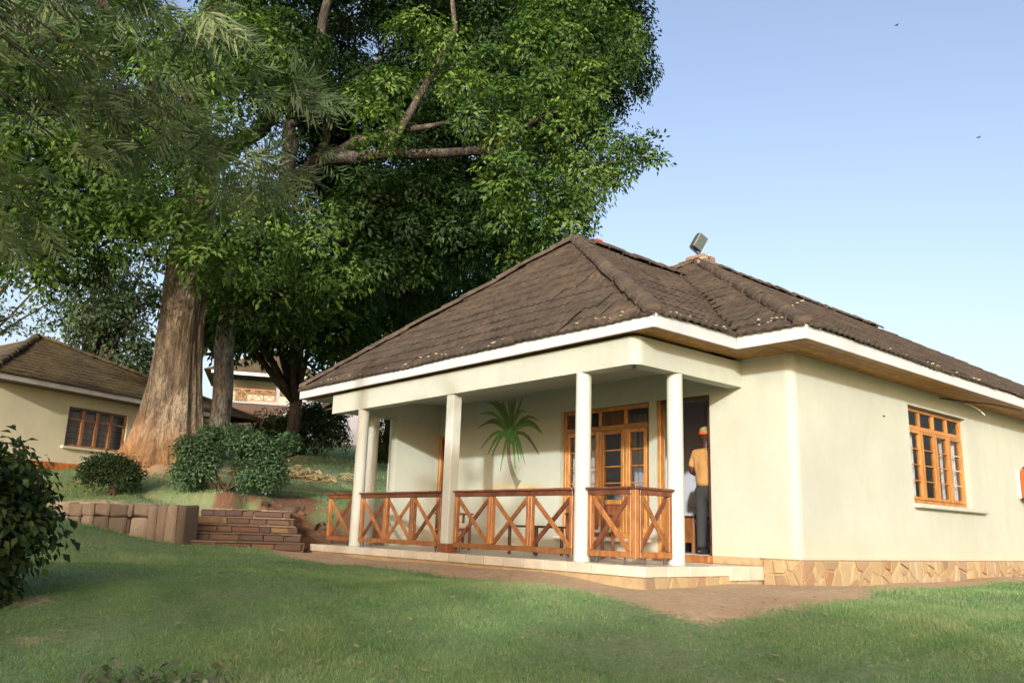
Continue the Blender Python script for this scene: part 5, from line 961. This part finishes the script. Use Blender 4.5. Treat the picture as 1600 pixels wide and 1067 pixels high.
# second tree with grey limbs
T2 = root('grey_limbed_tree', (9.1, 23.3, 2.2), 'spreading broadleaf tree with bare grey limbs arching over the bungalow roof', 'tree')
limbs('trunk', [([(9.2, 23.5, 1.9), (9.15, 23.4, 3.8), (9.0, 23.4, 6.0), (9.1, 22.8, 7.9), (9.8, 21.9, 10.0)], .30, .24)], M['bark_pale'], T2, 14)
limbs('branch', [([(9.8, 21.9, 9.8), (10.4, 21.1, 10.8), (11.5, 19.4, 10.7), (13.0, 17.1, 10.6), (14.3, 15.4, 10.2)], .28, .06), ([(9.8, 21.9, 9.9), (9.5, 21.5, 11.8), (10, 20.9, 12.4), (9.8, 20.8, 13.8), (10, 20.7, 15.7), (10, 20.7, 17.1)], .24, .10),
 ([(10.2, 21.3, 10.7), (11.1, 20.2, 11.3), (12.1, 19, 11.6), (12.7, 18, 11.7)], .2, .05), ([(10.4, 21, 10.8), (10.3, 20.6, 11.6), (10.6, 20.3, 12.8), (11.4, 19.8, 14)], .15, .05),
 ([(11.5, 19.4, 10.7), (12.0, 18.4, 12.4), (12.7, 17.9, 14.6), (12.5, 18.1, 16.5)], .14, .05), ([(9.5, 21.5, 11.8), (9.0, 20.9, 13.2), (8.3, 20.6, 14.6)], .12, .04), ([(10, 20.9, 12.6), (10.9, 20.0, 13.1), (11.9, 19.2, 13.0)], .10, .03), ([(9.3, 22.6, 8.5), (10.6, 21.5, 8.8), (12.5, 20, 8.2), (14, 18.8, 8.4)], .14, .04), ([(13, 17.1, 10.6), (14.2, 15, 11.5), (15.2, 13.6, 12.2)], .07, .02), ([(14.3, 15.4, 10.2), (15.0, 14.0, 9.9), (15.6, 12.6, 9.7)], .06, .015)], M['bark_grey'], T2)
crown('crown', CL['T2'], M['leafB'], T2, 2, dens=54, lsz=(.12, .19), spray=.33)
# trees beyond
def tree(nm, base, clumps, mat, label, cat='tree', seed=3, tr=.3, group='trees beyond the cottage and bungalow', bm='bark_dark', **k):
    x, y = base; z = Gz(x, y)-.3; t = root(nm, (x, y, z+.3), label, cat, group); c = np.mean(np.array(clumps), 0)
    paths = [([(x, y, z), (x+.2, y, (z+c[2])/2), (c[0]*.3+x*.7, c[1]*.3+y*.7, c[2]+.5)], tr, tr*.5)]
    for q in rnd.sample(range(len(clumps)), min(9, len(clumps))):
        e = clumps[q]; paths.append(([(x+.1, y, (z*1.2+c[2]*.8)/2), ((x+e[0])/2, (y+e[1])/2, (z+c[2]*2+e[2])/4), (e[0], e[1], e[2])], tr*.45, .03))
    limbs('trunk', paths, M[bm], t, 8); crown('crown', clumps, mat, t, seed, **k); return t
tree('evergreen_tree', (14.5, 30.0), [q for q in CL['dark_mass'] if q[2]-q[3]*.8 > 6.1], M['leafB'], 'dense dark tree behind the cottage and grey trunk', seed=5, dens=15, lsz=(.22, .34), spray=.4)
tree('leafy_tree', (19, 30), [q for q in CL['mid_mass'] if q[2]-q[3]*.8 > 6.3], M['leafB'], 'mid green tree rising behind the bungalow roof', seed=6, dens=12, lsz=(.22, .34), spray=.42)
tree('pale_tree', (26, 36), CL['yellow'], M['leafY'], 'sunlit yellow-green tree seen just above the bungalow roof slope', seed=7, dens=9, lsz=(.25, .38), spray=.5)
tree('conifer_tree', (8.6, 35), CL['left_dark'], M['leafC'], 'dark olive tree behind the cottage roof, left of the giant trunk', seed=8, dens=15, lsz=(.14, .26), spray=.4)
tree('low_tree', (8.5, 38), CL['left_low'], M['leafC'], 'low grey-green tree directly behind the cottage ridge', seed=9, dens=18, lsz=(.14, .24), spray=.35)
tree('feathery_tree', (4.2, 40), CL['feather'], M['leafC'], 'thin feathery tree against the sky at the far left', seed=10, dens=7, lsz=(.16, .28), spray=.6, up=2.5, flat_=.35, tr=.16)
# overhanging feathery branches of a near tree standing left of the view
TN = root('feathery_overhang_tree', (-2.2, 5.6, -.9), 'near tree reaching narrow feathery foliage across the upper left', 'tree')
SPR=[[0.9,4.9,2.3,0.15],[1.5,5.4,3.3,0.16],[1.6,5.3,3.0,0.2],[1.0,5.2,2.5,0.13],[1.3,6.3,4.3,0.24],[0.5,4.7,2.1,0.14],[0.6,4.8,3.2,0.18],[0.5,5.0,1.9,0.17],[0.3,4.6,2.0,0.16],[0.5,5.4,2.6,0.21],[0.5,6.2,3.7,0.23],[0.2,4.7,2.6,0.14],[0.6,6.1,2.4,0.23],[0.3,4.6,2.5,0.11],[1.5,5.5,2.9,0.18],[1.0,5.8,3.4,0.19],[0.8,4.8,2.4,0.17],[0.7,5.5,2.2,0.16],[2.2,5.5,3.1,0.15],[0.9,5.8,3.7,0.15],[0.7,5.2,2.1,0.12],[1.9,4.5,2.9,0.16],[1.5,4.8,3.4,0.12],[1.9,5.3,3.7,0.14],[1.7,5.9,3.9,0.2],[1.3,5.2,3.5,0.13],[2.1,5.8,3.6,0.2],[0.3,5.1,3.1,0.19],[0.4,5.4,3.1,0.17],[0.3,5.0,2.6,0.19],[0.8,5.4,3.6,0.15],[1.9,5.5,3.1,0.2],[1.5,4.5,2.7,0.11],[0.4,5.2,2.6,0.15],[1.6,4.5,2.4,0.18],[0.9,5.0,2.7,0.18],[0.9,5.2,3.1,0.15],[0.8,6.5,4.0,0.16],[0.7,5.5,3.1,0.18],[0.5,5.8,2.5,0.19],[0.6,6.2,3.8,0.18],[1.9,5.5,2.6,0.16],[1.0,6.3,2.7,0.16],[0.3,5.9,3.7,0.16],[1.4,6.2,3.2,0.2],[0.7,6.4,2.4,0.18],[0.6,5.5,3.0,0.15],[1.0,6.5,3.3,0.21],[2.5,5.7,3.7,0.17],[2.1,5.3,2.8,0.18],[1.8,5.1,2.5,0.2],[1.2,5.8,3.2,0.15],[1.5,6.4,3.9,0.19],[1.1,4.5,2.7,0.12],[0.9,4.6,2.6,0.18],[1.9,5.3,2.6,0.21],[0.7,5.1,3.0,0.17],[1.7,4.8,2.4,0.19],[1.1,5.5,3.7,0.14],[1.7,4.3,2.2,0.16],[2.1,5.2,2.8,0.2],[0.7,6.2,4.0,0.17],[1.5,5.4,3.3,0.2],[0.6,6.3,2.8,0.2],[1.8,4.3,2.9,0.11],[0.2,6.0,3.8,0.14],[1.4,5.3,3.3,0.13],[1.3,5.3,2.7,0.16],[1.0,4.7,3.3,0.17],[0.5,5.5,2.4,0.13],[1.7,5.7,4.0,0.22],[1.7,4.3,2.2,0.16],[1.4,5.6,2.8,0.22],[0.3,6.3,2.8,0.19],[2.6,6.0,2.8,0.23],[1.3,5.2,2.8,0.17],[0.6,6.5,4.0,0.16],[1.9,5.7,3.0,0.21],[1.0,5.9,2.3,0.22],[2.1,4.9,2.6,0.16],[1.2,5.5,3.0,0.14],[0.9,6.4,4.2,0.15],[0.8,6.5,3.0,0.15],[1.4,5.0,2.8,0.16],[0.6,5.5,2.1,0.2],[1.0,5.7,3.3,0.19],[0.6,4.9,2.8,0.19],[2.0,4.9,2.7,0.18],[1.9,5.9,3.0,0.22],[1.1,5.6,3.8,0.16],[0.2,5.0,3.0,0.16],[0.7,5.3,2.7,0.14],[0.3,4.8,3.1,0.12],[2.0,5.6,3.1,0.19],[0.5,6.1,4.0,0.23],[2.6,5.6,3.7,0.18],[0.2,4.8,3.1,0.18],[2.5,5.3,2.8,0.19],[2.2,6.2,4.2,0.16],[2.7,5.5,3.1,0.2],[1.8,4.9,3.3,0.16],[1.3,5.0,2.5,0.14],[0.8,6.1,2.3,0.22],[2.4,5.1,3.4,0.16],[0.9,4.8,3.2,0.16],[1.4,4.6,2.4,0.11],[0.9,5.8,3.7,0.15],[0.7,4.7,3.3,0.16],[0.3,5.2,2.8,0.16],[1.6,6.3,3.3,0.22],[1.4,6.0,3.9,0.22],[0.4,6.2,3.0,0.14],[1.3,5.8,4.1,0.18],[0.6,5.8,3.5,0.18],[0.9,5.3,3.0,0.14],[1.9,5.9,3.2,0.23],[2.6,5.7,3.6,0.18],[1.8,6.3,4.3,0.16],[1.5,5.1,3.4,0.13],[0.4,5.6,2.9,0.16]]

paths = [([(-2.2, 5.6, -.9), (-2.1, 5.5, 2.0), (-1.9, 5.4, 4.2), (-1.9, 5.3, 6.5)], .2, .1)]
for k in range(14):
    e = SPR[(k*17) % len(SPR)]; paths.append(([(-1.95, 5.45, 3.0+.2*(k % 6)), ((-1.9+e[0])/2, (5.4+e[1])/2, (3.6+e[2])/2+.35), (e[0], e[1], e[2]+.03)], .010, .004))
limbs('trunk', paths, M['bark_dark'], TN, 7)
P, D_, N_, L_, W_, T_ = [], [], [], [], [], []
r_ = np.random.default_rng(33)
for e in SPR:
    o = np.array(e[:3])+r_.normal(0, .05, 3); main = unit(np.array([.6, -.35, -.25])+r_.normal(0, .5, 3)); ct = r_.normal(.48, .28)
    for f in range(4):
        d0 = unit(main+r_.normal(0, .55, 3)); sd_ = unit(np.cross(d0, r_.normal(size=3))); m_ = 15
        for q in range(m_):
            s_ = q/m_; sg = 1 if q % 2 else -1; P.append(o+d0*.26*s_+np.array([0, 0, -.05*s_*s_])); D_.append(d0*.9+sd_*sg*.75+np.array([0, 0, -.25])+r_.normal(0, .12, 3)); N_.append(np.cross(d0, sd_)+r_.normal(0, .3, 3)); L_.append(r_.uniform(.12, .20)*(1.1-.4*s_)); W_.append(r_.uniform(.011, .018)); T_.append(np.clip(ct+r_.normal(0, .15), 0, 1))
leaves('crown', np.array(P), np.array(D_), np.array(N_), np.array(L_), np.array(W_), np.array(T_), M['leafD'], TN, .1, .25)
# ------------------------------------------------------------------ shrubs and hedges
def shrub(nm, base, clumps, mat, label, cat='shrub', seed=1, group=None, stems=5, stem_mat='twig_d', **k):
    x, y = base; z = Gz(x, y); t = root(nm, (x, y, z), label, cat, group); paths = []
    for q in range(stems):
        e = clumps[(q*7) % len(clumps)]; paths.append(([(x+rnd.gauss(0, .05), y+rnd.gauss(0, .05), z-.05), ((x+e[0])/2+rnd.gauss(0, .05), (y+e[1])/2, (z+e[2])/2), (e[0], e[1], e[2])], .025, .008))
    limbs('stem', paths, M[stem_mat], t, 6); crown('foliage', clumps, mat, t, seed, **k); return t
def blob(cx, cy, cz, rx, rz, n, r, seed, sx=None):
    q = random.Random(seed); o = []
    for i in range(n):
        a = q.uniform(0, 2*PI); e = q.uniform(-.35, 1); s_ = q.uniform(.55, .85)
        o.append((cx+RT.x*rx*math.cos(a)*s_*math.sqrt(1-e*e*.8)+FW.x*(sx or rx)*math.sin(a)*s_*.8, cy+RT.y*rx*math.cos(a)*s_*math.sqrt(1-e*e*.8)+FW.y*(sx or rx)*math.sin(a)*s_*.8, cz+rz*e*s_, r*q.uniform(.8, 1.2)))
    for i in range(n//4):
        c_ = q.choice(o[:n]); v = Vector((c_[0]-cx, c_[1]-cy, c_[2]-cz)); k = q.uniform(1.18, 1.42); o.append((cx+v.x*k, cy+v.y*k, cz+v.z*k, r*.42))
    return o
gz = Gz(4.75, 17.25)
shrub('round_shrub', (4.75, 17.25), blob(4.75, 17.25, gz+.42, .50, .34, 26, .2, 2), M['leafH'], 'dark clipped round shrub on the upper lawn below the tree', seed=21, dens=520, per=14, spray=.13, lsz=(.04, .08), shell=.55, droop=-.1)
gz = Gz(6.5, 16.0)
bb = blob(6.0, 16.3, gz+.42, .36, .62, 28, .22, 3)+blob(7.1, 15.85, gz+.40, .38, .64, 28, .22, 4)+blob(6.55, 16.1, gz+.92, .80, .34, 30, .20, 5, .45)+blob(7.5, 15.65, gz+.98, .26, .22, 6, .15, 6)
shrub('spreading_shrub', (6.5, 16.1), bb, M['leafS'], 'wide blue-green shrub with forked bare stems at the top of the steps', seed=22, dens=420, per=14, spray=.13, lsz=(.05, .09), shell=.45, stems=9, droop=-.1, stem_mat='bark_dark' if False else 'twig_d')
bb = blob(1.0, 8.75, .26, .98, .80, 80, .27, 8)+blob(.8, 8.7, -.2, .85, .40, 30, .28, 9)
shrub('leafy_bush', (.9, 8.7), bb, M['leafH'], 'large dark broad-leaved bush in the left foreground', seed=23, dens=190, per=13, spray=.17, lsz=(.07, .11), asp=.55, shell=.5, stems=8)
gz = Gz(2.3, 13.2)
shrub('wispy_shrub', (2.2, 13.6), blob(2.2, 13.6, gz+.55, .45, .5, 14, .2, 11), M['leafS'], 'wispy grey-green shrub rising behind the foreground bush', seed=24, dens=200, per=12, spray=.2, lsz=(.05, .09), asp=.25, droop=-.5)
for k, (x, y, r, h, lb) in enumerate(((14.3, 30.9, 1.1, 1.15, 'dark clipped hedge nearest the cottage end wall'), (16.3, 31.2, 1.35, 1.55, 'tallest dark hedge mound below the stair wall'), (18.6, 28.6, 1.2, 1.3, 'square dark hedge seen between the left porch columns'), (20.6, 29.0, 1.1, 1.3, 'small dark hedge beside the porch end wall'))):
    gz = Gz(x, y); shrub('hedge', (x, y), blob(x, y, gz+h*.6, r, h, 44, .5, 40+k), M['leafH'], lb, 'hedge', 50+k, 'clipped hedges on the upper slope', dens=60, per=14, spray=.2, lsz=(.1, .16), shell=.6)
# seedling close to the camera at bottom left
SD = root('ground_plant', (1.66, 5.4, -.62), 'small pale-leaved plant in the shaded lawn at bottom left', 'plant')
cl = [(1.55+.1*k, 5.47-.085*k+rnd.uniform(-.05, .05), Gz(1.55+.1*k, 5.4)+.09+.05*math.sin(k*1.3), .085) for k in range(6)]
crown('foliage', cl, M['leafP'], SD, 61, dens=900, per=4, spray=.05, lsz=(.05, .085), asp=.5)
# heap of cut branches on the upper lawn
BP = root('branch_heap', (10.2, 19.6, 1.5), 'heap of pale dry cut branches on the upper lawn', 'branches')
b = MB()
for k in range(150):
    cx = 9.9+rnd.gauss(0, .55); cy = 19.65+rnd.gauss(0, .3)-(cx-10)*.12; z = Gz(cx, cy)+abs(rnd.gauss(0, .10))+.02; a = rnd.uniform(0, PI); l = rnd.uniform(.06, .22)
    b.tube([(cx-l*math.cos(a), cy-l*math.sin(a), z-.03), (cx, cy, z+rnd.uniform(.0, .08)), (cx+l*math.cos(a), cy+l*math.sin(a), z)], [.014, .02, .008], 5)
b.build('branches', M['twig'], BP, kind='stuff')
for k, (x, y, z, lb) in enumerate(((55.35, 23.16, 36.78, 'small dark bird high in the sky, upper one'), (56.9, 19.04, 27.06, 'small dark bird in the sky, lower right one'))):
    t = root('bird', (x, y, z), lb, 'bird', 'birds in the sky'); MB().sphere((x, y, z), .045, 8, 6, (2.2, 1, 1)).build('body', M['black'], t, True)
    for s_ in (-1, 1): MB().add([(x+.08, y, z), (x-.08, y, z), (x-.06, y+s_*.15, z+.05), (x+.03, y+s_*.16, z+.05)], [(0, 1, 2, 3)]).build('wing', M['black'], t)
# ------------------------------------------------------------------ grass
def grass(n, D0, D1, hgt, wid, seed, th0=12., th1=90.):
    r = np.random.default_rng(seed); D = np.sqrt(r.uniform(D0**2, D1**2, n)); th = np.radians(r.uniform(th0, th1, n)); x = D*np.cos(th); y = D*np.sin(th)
    dm = dirtmask(x, y); d = dwall(x, y); keep = (r.random(n) > dm*1.25-.05) & ~((x > 7.25) & (y > 5.6) & (y < 14)) & ~((d > -.35) & (d < .12) & (x < 6.8)) & ~((x > 5.3) & (x < 6.8) & (d > -.3) & (d < 1.5))
    pn = vnoise(x, y, .9, 31); keep &= (r.random(n) < .72+.7*pn)
    x, y, pn = x[keep], y[keep], pn[keep]; n = len(x); z = G(x, y)-.004; tf = vnoise(x, y, 3.5, 41)
    h = hgt*r.uniform(.35, 1.15, n)*(1+.9*np.abs(tf)+.5*pn)+hgt*.9*(r.random(n) < .02); a = r.uniform(0, 2*PI, n); ln = r.normal(0, .55, (n, 2))*h[:, None]; w_ = wid*r.uniform(.6, 1.2, n)
    P0 = np.stack([x, y, z], -1); dx = np.stack([np.cos(a)*w_, np.sin(a)*w_, 0*a], -1)/2; tip = P0+np.stack([ln[:, 0], ln[:, 1], h], -1)
    V = np.stack([P0-dx, P0+dx, tip], 1).reshape(-1, 3); t = np.clip(.42+.55*pn+.25*tf+r.normal(0, .16, n)+.55*(r.random(n) < .06), 0, 1)
    return V, np.repeat(t, 3)
Vs, Ts = zip(grass(420000, 5.0, 9.5, .027, .0075, 1), grass(300000, 9.5, 16, .030, .010, 2), grass(90000, 15, 24, .055, .018, 3, 40, 92), grass(40000, 24, 45, .08, .04, 4, 50, 90))
Vg = np.concatenate(Vs); Tg = np.concatenate(Ts)
add('grass', np_mesh('grass', Vg, np.arange(len(Vg)).reshape(-1, 3), M['grass'], Tg), kind='stuff', label='short green lawn grass with dry blades', cat='grass')
# fallen leaves and litter on the lawn
b = MB()
for k in range(260):
    D = rnd.uniform(5.2, 15); th = rad(rnd.uniform(26, 85)); x, y = D*math.cos(th), D*math.sin(th)
    if x > 7.2 and y > 5.5: continue
    z = Gz(x, y)+.03; a = rnd.uniform(0, 6.28); l = rnd.uniform(.02, .045); c, s_ = math.cos(a)*l, math.sin(a)*l
    b.add([(x-c, y-s_, z), (x+s_*.5, y-c*.5, z+.01), (x+c, y+s_, z+.012), (x-s_*.5, y+c*.5, z+.006)], [(0, 1, 2, 3)])
b.build('fallen_leaves', M['twig'], None, kind='stuff')
# trees standing behind the viewpoint; their shade falls on the lawn
def AQ(a, q, z, r): return (.78*a+.625*q, .625*a-.78*q, z, r)
q_ = random.Random(91)
lowc = [AQ(-18+q_.uniform(-1.5, 1.5), q_.uniform(-10.5, -2.0), q_.uniform(2.6, 8.3), q_.uniform(.55, .95)) for _ in range(105)]
lowc += [AQ(-18+q_.uniform(-1.5, 1.5), q_.uniform(-2.2, 7.0), q_.uniform(4.6, 5.9), q_.uniform(.25, .5)) for _ in range(20)]
highc = [AQ(-21+q_.uniform(-2, 2), q_.uniform(-15.5, -6.5), q_.uniform(6.5, 19), q_.uniform(.8, 1.3)) for _ in range(34)]
for nm, bs, cl, lb, sd_ in (('shade_tree', AQ(-18, -6, 0, 0), lowc, 'broad low tree standing behind the viewpoint', 71), ('shade_tree', AQ(-21, -14, 0, 0), highc, 'tall tree standing behind the viewpoint to the left', 72)):
    x, y = bs[:2]; z = Gz(x, y); t = root(nm, (x, y, z), lb, 'tree', 'trees behind the viewpoint')
    c = np.mean(np.array(cl), 0); limbs('trunk', [([(x, y, z-.3), (x, y, (z+c[2])/2), (c[0], c[1], c[2])], .35, .12)]+[([(x, y, (z+c[2])/2), ((x+e[0])/2, (y+e[1])/2, (c[2]+e[2])/2), e[:3]], .12, .03) for e in cl[::7]], M['bark_dark'], t, 7)
    crown('crown', cl, M['leafB'], t, sd_, dens=9, per=18, spray=.45, lsz=(.25, .4))
